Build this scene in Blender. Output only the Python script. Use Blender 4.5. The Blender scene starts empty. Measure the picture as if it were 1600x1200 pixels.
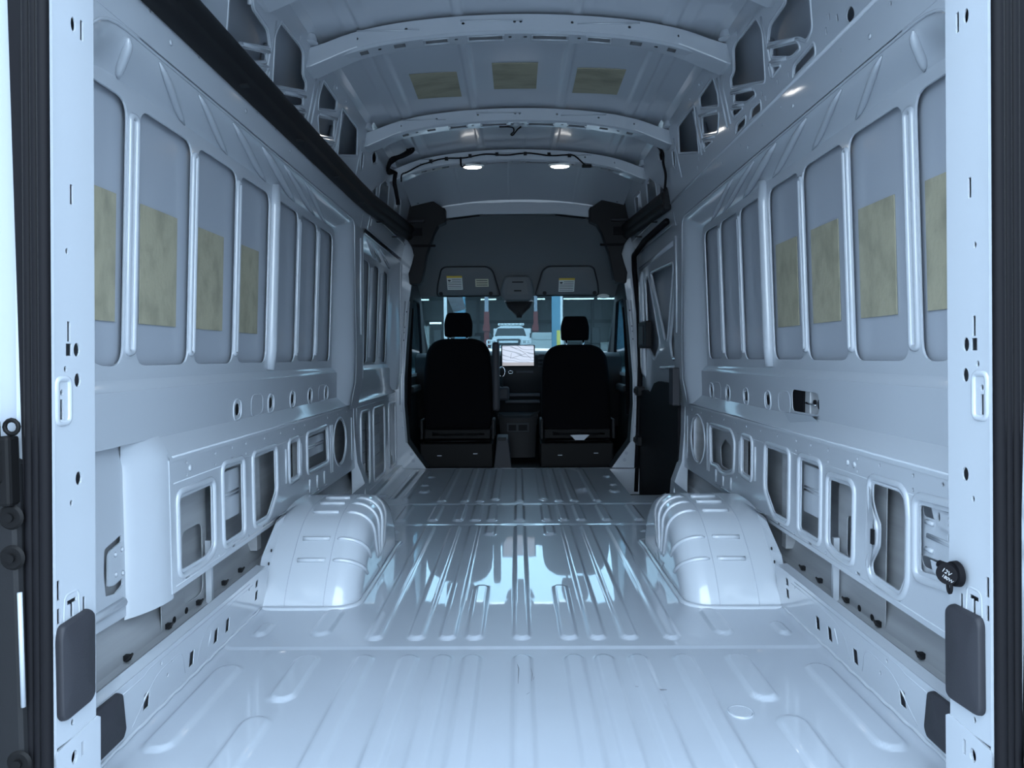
import bpy, bmesh, math, random
import numpy as np
from mathutils import Vector, Matrix
from mathutils.geometry import tessellate_polygon
random.seed(7)
SC = bpy.context.scene
COL = SC.collection
# ---------------------------------------------------------------- camera
# metres; x across the van, y towards the cab, z up from the load floor
F_PX = 1109.0
cd = bpy.data.cameras.new('camera'); cam = bpy.data.objects.new('camera', cd); COL.objects.link(cam)
cd.sensor_width = 36.0; cd.lens = F_PX / 1600 * 36; cd.clip_start = 0.02; cd.clip_end = 500
cam.matrix_world = (Matrix.Translation((-0.010, 0, 0.870)) @ Matrix.Rotation(8 / F_PX, 4, 'Z')
                    @ Matrix.Rotation(math.pi / 2 - 43 / F_PX, 4, 'X') @ Matrix.Rotation(-0.006, 4, 'Z'))
SC.camera = cam
# ---------------------------------------------------------------- sky, exposure
SC.view_settings.view_transform = 'Standard'; SC.view_settings.look = 'None'
SC.view_settings.gamma = 1; SC.view_settings.use_curve_mapping = False
SC.view_settings.exposure = 0.0
w = bpy.data.worlds.new('sky'); SC.world = w; w.use_nodes = True
bg = w.node_tree.nodes['Background']
bg.inputs[0].default_value = (0.67, 0.835, 1.0, 1); bg.inputs[1].default_value = 9.2
# ---------------------------------------------------------------- materials
MATS = {}
def mat(name, col, rough=0.5, metal=0.0, coat=0.0, coat_rough=0.05, noise=0.0, nscale=20, bump=0.0, bscale=60,
        emit=None, estr=0.0, spec=0.5, col2=None, stretch=(1, 1, 1), lo=.35, hi=.65):
    m = bpy.data.materials.new(name); m.use_nodes = True; nt = m.node_tree; b = nt.nodes['Principled BSDF']
    b.inputs['Base Color'].default_value = (*col, 1); b.inputs['Roughness'].default_value = rough
    b.inputs['Metallic'].default_value = metal; b.inputs['Coat Weight'].default_value = coat
    b.inputs['Coat Roughness'].default_value = coat_rough; b.inputs['Specular IOR Level'].default_value = spec
    if emit: b.inputs['Emission Color'].default_value = (*emit, 1); b.inputs['Emission Strength'].default_value = estr
    tc = None
    if noise or bump:
        tc = nt.nodes.new('ShaderNodeTexCoord'); mp = nt.nodes.new('ShaderNodeMapping')
        mp.inputs['Scale'].default_value = stretch; nt.links.new(tc.outputs['Object'], mp.inputs[0])
    if noise:
        n = nt.nodes.new('ShaderNodeTexNoise'); n.inputs['Scale'].default_value = nscale; n.inputs['Detail'].default_value = 5
        nt.links.new(mp.outputs[0], n.inputs['Vector'])
        r = nt.nodes.new('ShaderNodeValToRGB'); r.color_ramp.elements[0].position = lo; r.color_ramp.elements[1].position = hi
        c2 = col2 or tuple(c * (1 - noise) for c in col)
        r.color_ramp.elements[0].color = (*c2, 1); r.color_ramp.elements[1].color = (*col, 1)
        nt.links.new(n.outputs[0], r.inputs[0]); nt.links.new(r.outputs[0], b.inputs['Base Color'])
    if bump:
        n = nt.nodes.new('ShaderNodeTexNoise'); n.inputs['Scale'].default_value = bscale; n.inputs['Detail'].default_value = 2
        nt.links.new(mp.outputs[0], n.inputs['Vector'])
        bp = nt.nodes.new('ShaderNodeBump'); bp.inputs['Strength'].default_value = bump; bp.inputs['Distance'].default_value = 0.01
        nt.links.new(n.outputs[0], bp.inputs['Height']); nt.links.new(bp.outputs[0], b.inputs['Normal'])
        if coat: nt.links.new(bp.outputs[0], b.inputs['Coat Normal'])
    MATS[name] = m; return m
PAINT = mat('white_paint', (.35, .385, .43), .38, coat=.9, coat_rough=.06, bump=.015, bscale=14)
FLOORP = mat('floor_paint', (.315, .35, .40), .34, coat=1.0, coat_rough=.03, noise=.05, nscale=3, bump=.015, bscale=7)
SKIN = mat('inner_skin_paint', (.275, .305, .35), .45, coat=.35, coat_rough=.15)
GALV = mat('thin_primer_steel', (.34, .36, .385), .42, metal=.25, noise=.2, nscale=6, stretch=(1, .25, 4))
RUBBER = mat('black_rubber', (.004, .004, .0055), .65, spec=.12)
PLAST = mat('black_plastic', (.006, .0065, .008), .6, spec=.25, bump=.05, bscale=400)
DKGREY = mat('charcoal_plastic', (.022, .023, .029), .6, spec=.3, bump=.05, bscale=300)
TAN = mat('tan_damping_pad', (.27, .257, .188), .65, noise=.3, nscale=16, col2=(.19, .183, .135), stretch=(1, 1, .6), bump=.15, bscale=90, lo=.3, hi=.55)
TANR = mat('tan_roof_pad', (.27, .257, .188), .65, noise=.3, nscale=16, col2=(.19, .183, .135), stretch=(.35, 1, 1), bump=.15, bscale=90, lo=.3, hi=.55)
FABRIC = mat('black_seat_fabric', (.003, .003, .004), .95, spec=.05, bump=.1, bscale=500)
HEADL = mat('grey_headliner', (.16, .167, .176), .9, spec=.2, bump=.1, bscale=300)
GREYP = mat('grey_cab_plastic', (.03, .034, .038), .7, spec=.2)
CABGREY = mat('light_cab_trim', (.16, .165, .17), .7)
STEELD = mat('dark_steel', (.003, .003, .0035), .6, spec=.15)
CHROME = mat('chrome', (.6, .62, .64), .15, metal=1.0)
WHITEL = mat('label_white', (.75, .76, .74), .6); YELL = mat('label_yellow', (.75, .52, .08), .6)
CREAM = mat('label_cream', (.62, .60, .45), .6); INK = mat('label_ink', (.06, .06, .07), .7)
LAMP = mat('lamp_lens', (.9, .9, .9), .3, emit=(1, .97, .92), estr=16)
SCUFF = mat('grey_scuff', (.10, .10, .11), .7)
TEXTW = mat('white_print', (.30, .31, .33), .7)
RED = mat('red_enamel', (.16, .025, .022), .5); TEAL = mat('teal_enamel', (.10, .25, .33), .5)
TRUCKW = mat('truck_white', (.75, .77, .76), .35, coat=.5); YELB = mat('bollard_yellow', (.65, .55, .10), .5)
TUBE = mat('fluorescent', (.9, .95, .95), .3, emit=(.85, 1, 1), estr=6)
CONC = mat('concrete', (.30, .30, .29), .8, noise=.25, nscale=1.5)
ASPH = mat('asphalt', (.36, .365, .37), .85, noise=.2, nscale=3)
SHOPW = mat('shop_sheet_metal', (.10, .12, .115), .6, noise=.12, nscale=2)
GIRT = mat('girt_steel', (.03, .04, .04), .6)
SILV = mat('silver_body', (.42, .46, .44), .45, metal=.2)
DGLASS = mat('dark_glass', (.02, .03, .03), .08)
PAPER = mat('window_sheet', (.55, .68, .75), .7, noise=.25, nscale=14, stretch=(.3, 1, 3))
def glass(name, tint, refl):
    m = bpy.data.materials.new(name); m.use_nodes = True; nt = m.node_tree
    for n in list(nt.nodes):
        if n.type != 'OUTPUT_MATERIAL': nt.nodes.remove(n)
    out = [n for n in nt.nodes if n.type == 'OUTPUT_MATERIAL'][0]
    t = nt.nodes.new('ShaderNodeBsdfTransparent'); t.inputs[0].default_value = (*tint, 1)
    g = nt.nodes.new('ShaderNodeBsdfGlossy'); g.inputs['Roughness'].default_value = .02
    fr = nt.nodes.new('ShaderNodeFresnel'); fr.inputs[0].default_value = 1.45
    mx = nt.nodes.new('ShaderNodeMixShader'); mm = nt.nodes.new('ShaderNodeMath'); mm.operation = 'MULTIPLY'; mm.inputs[1].default_value = refl
    nt.links.new(fr.outputs[0], mm.inputs[0]); nt.links.new(mm.outputs[0], mx.inputs[0])
    nt.links.new(t.outputs[0], mx.inputs[1]); nt.links.new(g.outputs[0], mx.inputs[2]); nt.links.new(mx.outputs[0], out.inputs[0])
    return m
GLASS = glass('window_glass', (.28, .41, .47), .6)
def screen_mat():
    m = bpy.data.materials.new('camera_feed'); m.use_nodes = True; nt = m.node_tree; b = nt.nodes['Principled BSDF']
    tc = nt.nodes.new('ShaderNodeTexCoord'); wv = nt.nodes.new('ShaderNodeTexWave'); wv.inputs['Scale'].default_value = 7
    wv.inputs['Distortion'].default_value = 9; wv.inputs['Detail'].default_value = 1; wv.inputs['Detail Scale'].default_value = 1.2
    mp = nt.nodes.new('ShaderNodeMapping'); mp.inputs['Rotation'].default_value = (0, .9, 0); mp.inputs['Scale'].default_value = (.6, .6, 1.6)
    nt.links.new(tc.outputs['Object'], mp.inputs[0]); nt.links.new(mp.outputs[0], wv.inputs['Vector'])
    r = nt.nodes.new('ShaderNodeValToRGB'); r.color_ramp.elements[0].position = .0; r.color_ramp.elements[1].position = .16
    r.color_ramp.elements[0].color = (.30, .36, .46, 1); r.color_ramp.elements[1].color = (.62, .70, .86, 1)
    nt.links.new(wv.outputs[0], r.inputs[0]); nt.links.new(r.outputs[0], b.inputs['Emission Color'])
    b.inputs['Base Color'].default_value = (.02, .02, .02, 1); b.inputs['Roughness'].default_value = .3; b.inputs['Emission Strength'].default_value = .95
    return m
SCREEN = screen_mat()
SCRBAR = mat('screen_bar', (.02, .02, .02), .3, emit=(.42, .40, .42), estr=.9)
# ---------------------------------------------------------------- helpers
def tag(o, label=None, cat=None, group=None, kind=None):
    if label: o['label'] = label
    if cat: o['category'] = cat
    if group: o['group'] = group
    if kind: o['kind'] = kind
    return o
def empty(name, loc=(0, 0, 0), **k):
    o = bpy.data.objects.new(name, None); COL.objects.link(o); o.location = loc; o.empty_display_size = .1
    tag(o, **k); return o
def ob(name, V, Fc, m, parent=None, smooth=False, bevel=0.0, recalc=True, angle=None, **k):
    me = bpy.data.meshes.new(name)
    me.from_pydata([tuple(map(float, v)) for v in V], [], Fc)
    if recalc:
        bm = bmesh.new(); bm.from_mesh(me); bmesh.ops.recalc_face_normals(bm, faces=bm.faces); bm.to_mesh(me); bm.free()
    me.materials.append(m)
    o = bpy.data.objects.new(name, me); COL.objects.link(o)
    if smooth:
        me.polygons.foreach_set('use_smooth', [True] * len(me.polygons))
        if angle is not None: me.set_sharp_from_angle(angle=math.radians(angle))
    if bevel:
        md = o.modifiers.new('bevel', 'BEVEL'); md.width = bevel; md.segments = 2; md.limit_method = 'ANGLE'; md.angle_limit = .6
    if parent:
        o.parent = parent
        if parent.location.length: o.matrix_parent_inverse = Matrix.Translation(-Vector(parent.location))
    tag(o, **k); return o
class G:
    """geometry bag"""
    def __init__(s): s.v = []; s.f = []
    def add(s, V, Fc):
        n = len(s.v); s.v += [tuple(map(float, q)) for q in V]; s.f += [tuple(i + n for i in f) for f in Fc]; return s
    def box(s, a, b):
        (x0, y0, z0), (x1, y1, z1) = a, b
        return s.add([(x0, y0, z0), (x1, y0, z0), (x1, y1, z0), (x0, y1, z0), (x0, y0, z1), (x1, y0, z1), (x1, y1, z1), (x0, y1, z1)],
                     [(0, 3, 2, 1), (4, 5, 6, 7), (0, 1, 5, 4), (1, 2, 6, 5), (2, 3, 7, 6), (3, 0, 4, 7)])
    def tube(s, P, r, n=8, closed=False, flat=None):
        P = [Vector(p) for p in P]; N = len(P); V = []
        if N < 2: return s
        up = Vector((0, 0, 1)); rr = r if isinstance(r, (list, tuple)) else [r] * N
        prev = None
        for i, p in enumerate(P):
            t = (P[(i + 1) % N] - P[i - 1]) if (closed or 0 < i < N - 1) else (P[1] - P[0] if i == 0 else P[-1] - P[-2])
            if t.length < 1e-9: t = Vector((0, 1, 0))
            t.normalize()
            a = prev if prev is not None else (up if abs(t.dot(up)) < .9 else Vector((1, 0, 0)))
            a = (a - t * a.dot(t)); a.normalize(); prev = a; b = t.cross(a)
            for k in range(n):
                q = 2 * math.pi * k / n
                V.append(p + (a * math.cos(q) + b * math.sin(q)) * rr[i])
        Fc = []
        for i in range(N if closed else N - 1):
            j = (i + 1) % N
            for k in range(n): Fc.append((i * n + k, i * n + (k + 1) % n, j * n + (k + 1) % n, j * n + k))
        if not closed: Fc += [tuple(range(n))[::-1], tuple(range((N - 1) * n, N * n))]
        return s.add(V, Fc)
    def grid(s, rows):
        n = len(rows[0]); V = [p for r in rows for p in r]; Fc = []
        for i in range(len(rows) - 1):
            for j in range(n - 1): Fc.append((i * n + j, i * n + j + 1, (i + 1) * n + j + 1, (i + 1) * n + j))
        return s.add(V, Fc)
    def disc(s, c, r, axis, h, n=14, r2=None):
        c = Vector(c); ax = Vector(axis).normalized(); a = ax.orthogonal().normalized(); b = ax.cross(a); V = []
        for k, (rad, off) in enumerate(((r, 0), (r2 if r2 is not None else r, h))):
            for i in range(n):
                q = 2 * math.pi * i / n; V.append(c + ax * off + (a * math.cos(q) + b * math.sin(q)) * rad)
        Fc = [tuple(range(n))[::-1], tuple(range(n, 2 * n))] + [(i, (i + 1) % n, n + (i + 1) % n, n + i) for i in range(n)]
        return s.add(V, Fc)
    def ob(s, name, m, parent=None, **k): return ob(name, s.v, s.f, m, parent, **k)
def fillet(P, r, n=4):
    """round the corners of a closed polygon"""
    out = []; N = len(P)
    for i in range(N):
        a, b, c = Vector(P[i - 1]), Vector(P[i]), Vector(P[(i + 1) % N])
        u, v = (a - b), (c - b); rr = r[i] if isinstance(r, (list, tuple)) else r
        d = min(rr, u.length * .45, v.length * .45)
        if d < 1e-5: out.append(tuple(b)); continue
        u.normalize(); v.normalize(); p, q = b + u * d, b + v * d
        for k in range(n + 1):
            t = k / n; out.append(tuple(p * (1 - t) ** 2 + b * 2 * t * (1 - t) + q * t * t))
    return out
def fillet_open(P, r, n=6):
    out = [tuple(P[0])]
    for i in range(1, len(P) - 1):
        a, b, c = Vector(P[i - 1]), Vector(P[i]), Vector(P[i + 1]); u, v = (a - b), (c - b)
        rr = r[i - 1] if isinstance(r, (list, tuple)) else r
        d = min(rr, u.length * .48, v.length * .48); u.normalize(); v.normalize(); p, q = b + u * d, b + v * d
        for k in range(n + 1):
            t = k / n; out.append(tuple(p * (1 - t) ** 2 + b * 2 * t * (1 - t) + q * t * t))
    out.append(tuple(P[-1])); return out
def area2(P): return sum(P[i - 1][0] * P[i][1] - P[i][0] * P[i - 1][1] for i in range(len(P)))
def offset(P, d):
    """grow (d>0) a closed polygon"""
    s = 1 if area2(P) > 0 else -1; N = len(P); out = []
    for i in range(N):
        a, b, c = Vector(P[i - 1]), Vector(P[i]), Vector(P[(i + 1) % N])
        e1, e2 = (b - a), (c - b)
        if e1.length < 1e-7: e1 = e2
        if e2.length < 1e-7: e2 = e1
        e1.normalize(); e2.normalize(); n1, n2 = Vector((e1.y, -e1.x)) * s, Vector((e2.y, -e2.x)) * s
        m_ = n1 + n2
        if m_.length < 1e-6: m_ = n1
        m_.normalize(); k = max(.5, m_.dot(n1)); out.append(tuple(b + m_ * (d / k)))
    return out
def rect(u0, v0, u1, v1, r=0, n=3):
    P = [(u0, v0), (u1, v0), (u1, v1), (u0, v1)]
    return fillet(P, r, n) if r else P
def ell(u, v, a, b, n=14): return [(u + a * math.cos(2 * math.pi * i / n), v + b * math.sin(2 * math.pi * i / n)) for i in range(n)]
def panel_geo(outer, holes, th, mp, tess=None):
    """sheet with real holes: outlines in (u, v), thickness th from w=0 to w=th, mp(u, v, w) -> xyz"""
    g = G(); loops = [list(outer)] + [list(h) for h in holes]
    tess = tess or (lambda a, b: (a, b))
    tris = tessellate_polygon([[Vector((*tess(a, b), 0)) for a, b in L] for L in loops])
    flat = [p for L in loops for p in L]; n = len(flat)
    V = [mp(u, v, th) for u, v in flat] + [mp(u, v, 0) for u, v in flat]
    Fc = [tuple(t) for t in tris] + [tuple(i + n for i in reversed(t)) for t in tris]
    k = 0
    for L in loops:
        m_ = len(L)
        for i in range(m_): a, b = k + i, k + (i + 1) % m_; Fc.append((a, b, b + n, a + n))
        k += m_
    return g.add(V, Fc)
def panel(name, outer, holes, th, mp, m, parent=None, tess=None, **k):
    g = panel_geo(outer, holes, th, mp, tess); return g.ob(name, m, parent, **k)
def dense(P, step):
    out = []
    for i in range(len(P)):
        a, b = Vector(P[i]), Vector(P[(i + 1) % len(P)]); n = max(1, int((b - a).length / step))
        for k in range(n): out.append(tuple(a.lerp(b, k / n)))
    return out
def pillow_geo(outline, depth, mp, rings=4, roundness=.3, back=True):
    """cushioned slab: outline in (u, v), bulging from w=0 to w=depth"""
    g = G(); cx = sum(p[0] for p in outline) / len(outline); cy = sum(p[1] for p in outline) / len(outline); N = len(outline); V = []
    lev = []
    for i in range(rings + 1):
        q = math.pi / 2 * i / rings; lev.append((1 - roundness * (1 - math.cos(q)), depth * math.sin(q)))
    for sc, wv in lev:
        for u, v in outline: V.append(mp(cx + (u - cx) * sc, cy + (v - cy) * sc, wv))
    V.append(mp(cx, cy, depth)); V.append(mp(cx, cy, 0)); Fc = []
    for i in range(rings):
        for k in range(N): Fc.append((i * N + k, i * N + (k + 1) % N, (i + 1) * N + (k + 1) % N, (i + 1) * N + k))
    e = len(V) - 2
    for k in range(N):
        Fc.append((rings * N + k, rings * N + (k + 1) % N, e))
        if back: Fc.append(((k + 1) % N, k, e + 1))
    return g.add(V, Fc)
def interp(x, xs, ys):
    return float(np.interp(x, xs, ys))
# ================================================================ THE SETTING
# ---------------------------------------------------------------- load floor
YF0, YF1, XF = 1.18, 5.49, 0.915
RIBS = []
for x in (-.46, -.33, -.232, -.146, 0, .152, .238, .336, .468): RIBS.append((x, 1.15, 2.055, .027))
for x in (-.46, -.33, -.232, 0, .236, .336, .468): RIBS.append((x, 2.165, 3.64, .026))
for x in (-.148, .148): RIBS += [(x, 2.165, 2.68, .027), (x, 3.45, 3.64, .026), (x, 4.27, 5.46, .025)]
for x in (-.64, -.466, -.33, -.238, -.15, 0, .146, .236, .33, .466, .64): RIBS.append((x, 3.74, 4.14, .025))
for x in (-.468, -.33, -.238, 0, .237, .33, .468): RIBS.append((x, 4.22, 5.46, .024))
for s in (-1, 1):
    RIBS += [(s * .625, 1.78, 2.055, .034), (s * .645, 1.15, 1.70, .034), (s * .83, 1.55, 1.99, .036), (s * .64, 2.20, 2.42, .030), (s * .83, 2.2, 2.3, .02),
             (s * .635, 3.50, 3.54, .03), (s * .637, 4.74, 4.78, .028), (s * .632, 5.07, 5.12, .028), (s * .612, 4.50, 4.60, .03)]
RIBS.append((-.86, 4.39, 4.44, .03)); RIBS += [(-.78, 4.3, 5.4, .02), (-.70, 4.3, 5.4, .02)]
def floor_z(X, Y):
    Z = np.zeros_like(X)
    for x, a, b, hw in RIBS:
        m = (np.abs(X - x) < hw + .03) & (Y > a - .06) & (Y < b + .06)
        if not m.any(): continue
        dy = np.maximum(np.maximum((a + hw) - Y[m], Y[m] - (b - hw)), 0); d = np.hypot(X[m] - x, dy)
        t = np.clip((hw + .003 - d) / .010, 0, 1); Z[m] = np.maximum(Z[m], .0085 * t * t * (3 - 2 * t))
    for y, h in ((2.109, .0035), (3.668, .0025), (4.166, .004)): Z += h * np.clip((Y - y) / .008 + .5, 0, 1)
    Z -= .010
    t = np.clip((np.abs(X) - .875) / .035, 0, 1); Z += .012 * t * t
    return Z
xs = np.linspace(-XF, XF, 311); ys = np.concatenate([np.linspace(YF0, 2.4, 150), np.linspace(2.41, YF1, 300)])
XX, YY = np.meshgrid(xs, ys); ZZ = floor_z(XX, YY)
nx, ny = len(xs), len(ys); idx = np.arange(nx * ny).reshape(ny, nx)
cut = (XX[:-1, :-1] > .695) & (YY[:-1, :-1] > 4.40) & (YY[:-1, :-1] < 5.44)
Q = np.stack([idx[:-1, :-1], idx[:-1, 1:], idx[1:, 1:], idx[1:, :-1]], -1)[~cut]
def np_mesh(name, V, Q, m, parent=None, **k):
    me = bpy.data.meshes.new(name); n = len(V); q = len(Q)
    me.vertices.add(n); me.vertices.foreach_set('co', V.astype(np.float32).ravel())
    me.loops.add(q * 4); me.loops.foreach_set('vertex_index', Q.astype(np.int32).ravel())
    me.polygons.add(q); me.polygons.foreach_set('loop_start', np.arange(q, dtype=np.int32) * 4)
    me.polygons.foreach_set('use_smooth', np.ones(q, dtype=bool)); me.update(); me.validate()
    me.materials.append(m); o = bpy.data.objects.new(name, me); COL.objects.link(o); o.parent = parent; tag(o, **k); return o
floor = np_mesh('floor', np.stack([XX, YY, ZZ], -1).reshape(-1, 3), Q, FLOORP, kind='structure',
                label='glossy white painted van load floor with long raised ribs', cat='floor')
G().box((-.93, YF0, -.06), (.69, YF1, -.022)).box((.69, YF0, -.06), (.93, 4.39, -.022)).ob('floor_underside', GALV, floor)
G().disc((.536, 1.72, -.011), .030, (0, 0, 1), .004, 24, .027).ob('floor_plug', FLOORP, floor, smooth=True, angle=40)
G().tube([(.536 + .030 * math.cos(a), 1.72 + .030 * math.sin(a), -.009) for a in np.linspace(0, 6.2832, 25)[:-1]], .0025, 6, True).ob('plug_ring', FLOORP, floor, smooth=True)
for k, P in enumerate(([(-.012, 1.86), (-.010, 1.95), (-.014, 1.98)], [(.024, 1.88), (.027, 1.93), (.024, 1.96)], [(.010, 1.80), (.018, 1.81)], [(.03, 1.90), (.032, 1.92)], [(.30, 1.86), (.36, 1.83), (.38, 1.84)])):
    G().tube([(x, y, float(floor_z(np.array([x]), np.array([y]))[0])) for x, y in P], [.0005] + [.0014] * (len(P) - 2) + [.0005], 5).ob('scuff_mark', SCUFF, floor)
# step well by the sliding door
well = empty('step_well', (.82, 4.9, -.2), kind='structure', label='black rubber step well sunk beside the sliding door', cat='step')
G().box((.69, 4.39, -.24), (1.0, 5.46, -.20)).ob('tread', RUBBER, well)
G().box((.69, 4.39, -.20), (.70, 5.46, -.024)).ob('riser', PLAST, well)
gb = G()
for i in range(8): gb.box((.71, 4.5 + i * .11, -.20), (.97, 4.52 + i * .11, -.194))
gb.ob('tread_ridges', RUBBER, well)
# tape scrap on the floor
tp = G(); tp.grid([[(.36 + .09 * t + .02 * k, 5.40 - .07 * t + .012 * k, .006 + .004 * math.sin(t * 5)) for k in (0, 1)] for t in (0, .25, .5, .75, 1)])
tp.ob('tape_scrap', TEXTW, None, label='white scrap of tape on the floor behind the right seat', cat='tape')

# ---------------------------------------------------------------- side walls
def Xw(z): return .985 - (z - 1.18) * .045                  # window panel plane
def Xin(z): return interp(z, [.55, .62, .74, .9, 1.3, 1.62, 1.735], [.948, .942, .915, .909, .906, .90, .874])   # rail and pillar plane
def Xup(z): return .87 - (z - 1.75) * (.06 / .28)            # upper side panel
WIN = [(1.50, 1.765), (1.825, 2.115), (2.152, 2.452), (2.485, 2.775), (2.86, 3.135), (3.165, 3.435), (3.465, 3.715)]
LOW = {  # openings of the lower inner frame (y, z), seen on both sides
 'c': [(2.257, .514), (2.40, .514), (2.40, .281), (2.257, .281)],
 'd': [(2.517, .514), (2.73, .515), (2.733, .355), (2.645, .281), (2.517, .283)],
 'e': [(2.915, .513), (3.02, .514), (3.02, .374), (2.915, .37)]}
UPH = [  # openings of the upper side panel (y, z)
 [(2.06, 1.995), (2.215, 1.985), (2.235, 1.95), (2.37, 1.945), (2.41, 1.91), (2.19, 1.832), (2.15, 1.805), (2.11, 1.82)],
 [(2.394, 1.88), (2.215, 1.822), (2.207, 1.806), (2.268, 1.806), (2.403, 1.862)],
 [(2.44, 1.838), (2.362, 1.811), (2.438, 1.811)],
 [(2.278, 1.747), (2.261, 1.77), (2.116, 1.774), (2.119, 1.75)],
 [(2.47, 2.013), (2.445, 1.96), (2.50, 1.82), (2.81, 1.915), (2.80, 1.94), (2.755, 1.945), (2.715, 2.015), (2.68, 2.022)],
 [(2.799, 1.879), (2.61, 1.824), (2.605, 1.81), (2.692, 1.816), (2.812, 1.859)],
 [(2.859, 1.838), (2.75, 1.81), (2.852, 1.813)],
 [(2.692, 1.75), (2.663, 1.773), (2.574, 1.772), (2.583, 1.746)],
 [(3.0, 2.017), (2.985, 1.95), (3.0, 1.912), (3.225, 1.98), (3.215, 2.015)],
 [(3.233, 1.935), (3.02, 1.880), (3.075, 1.825), (3.262, 1.872)],
 [(3.311, 1.844), (3.166, 1.81), (3.317, 1.82)],
 [(2.861, 1.751), (2.838, 1.773), (2.737, 1.772), (2.757, 1.752)],
 [(3.32, 2.014), (3.385, 1.83), (3.70, 1.915), (3.625, 2.018)],
 [(4.01, 2.0), (4.05, 2.028), (4.12, 2.022), (4.128, 1.993), (4.05, 1.968)],
 [(3.784, 1.948), (3.83, 1.95), (3.858, 1.888), (3.83, 1.873)],
 [(4.34, 1.91), (4.45, 1.965), (4.57, 1.965), (4.66, 1.84), (4.37, 1.84)],
 [(4.17, 1.835), (4.25, 1.876), (4.29, 1.83)],
 [(4.80, 1.965), (5.02, 1.97), (5.09, 1.85), (4.88, 1.85)],
 ell(1.895, 1.757, .022, .018, 12)]
UPSMALL = [(2.66, 2.05), (2.90, 2.045), (2.905, 1.96), (3.14, 2.05), (2.31, 1.735+.03), (2.40, 1.775), (2.52, 1.765), (2.545, 1.79), (2.92, 1.79), (3.45, 1.77), (2.03, 1.775), (2.0, 1.80),
           (3.40, 1.80), (2.0, 1.9), (1.96, 1.78)]
def wall(side):
    s = -1 if side == 'left' else 1
    W = empty('wall_' + side, (s * .95, 3.3, 0), kind='structure', cat='wall',
              label='bare white steel %s wall of the van with stamped window panels' % side)
    mpw = lambda u, v, q: (s * (Xw(v) - q), u, v)
    # --- outer skin (thin primer below, paint behind the window openings)
    prof = [(.99, -.06), (.985, .102), (.996, .112), (1.03, .20), (1.035, .5), (1.02, .8), (1.013, .86), (.998, 1.2), (.985, 1.52), (.975, 1.66), (.95, 1.85), (.90, 2.02), (.83, 2.12), (.79, 2.15)]
    yend = 5.6 if s < 0 else 4.22
    def strip(pr, y0, y1, n=2): return [[(s * a, y0 + (y1 - y0) * i / n, b) for i in range(n + 1)] for a, b in pr]
    G().grid(strip(prof[:6], 1.24, yend)).ob('outer_skin_lower', GALV, W, smooth=True, angle=25)
    G().grid(strip(prof[5:10], 1.24, yend)).ob('outer_skin', SKIN, W, smooth=True, angle=25)
    G().grid(strip(prof[9:], 1.18, 5.6)).ob('outer_skin_upper', SKIN, W, smooth=True, angle=35)
    # --- window panel
    def window_panel(wins, y0, y1, zb, zt, chamfer=False):
        holes = []
        for i, (a, b) in enumerate(wins):
            P = [(a, zb), (b, zb), (b, zt), (a, zt)]
            if chamfer and i == 0: P = [(a, zb + .12), (a + .15, zb), (b, zb), (b, zt), (a, zt)]
            r_ = [.045 if abs(p[1] - zt) < .01 else .05 for p in P]; holes.append(fillet(P, r_, 5))
        wp = panel('window_panel', rect(y0, .80, y1, 1.56), holes, .006, mpw, PAINT, W, bevel=.003)
        return wp
    wp = window_panel(WIN, 1.37, 3.78, .852, 1.505, True)
    for (a0, b0), (a1, b1) in zip(WIN, WIN[1:]):          # paired stiffening beads between the openings
        c = (b0 + a1) / 2; wd = a1 - b0
        if wd > .07:
            g = G(); g.tube([mpw(c, .825, .004), mpw(c, .9, .010), mpw(c, 1.47, .010), mpw(c, 1.55, .004)], .024, 10); g.ob('post_swage', PAINT, wp, smooth=True)
        else:
            o2 = min(.016, wd * .30)
            P = fillet([(c - o2, .885), (c + o2, .885), (c + o2, 1.475), (c - o2, 1.475)], .015, 4)
            G().tube([mpw(u, v, .006) for u, v in P], .0085, 8, True).ob('swage', PAINT, wp, smooth=True)
    # --- ledge, band with key holes, shelf
    G().grid(strip([(Xw(.83) - .006, .83), (.996, .818), (.986, .802), (.981, .79), (.980, .782)], 1.37, 3.86, 1)).ob('ledge', PAINT, W, smooth=True, angle=50)
    keys = [2.453, 2.79, 3.06, 3.32, 3.60] if s < 0 else [2.812, 3.081, 3.344, 3.626]
    kh = [fillet([(y - .019, .672), (y + .019, .672), (y + .019, .712), (y - .019, .712)], .017, 4) for y in keys]
    if s > 0: kh.append(fillet([(2.335, .672), (2.562, .668), (2.562, .746), (2.335, .742)], .022, 4))
    mpb = lambda u, v, q: (s * (.981 + (.79 - v) * .04 - q), u, v)
    bd = panel('shelf_band', rect(1.37, .655, 3.90, .79), kh, .003, mpb, PAINT, W, bevel=.0015)
    for y in keys:
        d = -1 if s < 0 else 1
        P = fillet([(y - .034, .655), (y + .034, .655), (y + .034, .727), (y - .034, .727)], .03, 5)
        G().tube([mpb(u, v, .002) for u, v in P], .0045, 6, True).ob('hole_rim', PAINT, bd, smooth=True)
    for y in (2.64, 3.52):
        P = fillet([(y - .06, .655), (y + .06, .655), (y + .06, .735), (y - .06, .735)], .035, 5)
        G().tube([mpb(u, v, .001) for u, v in P], .0035, 6, True).ob('embossed_outline', PAINT, bd, smooth=True)
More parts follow.
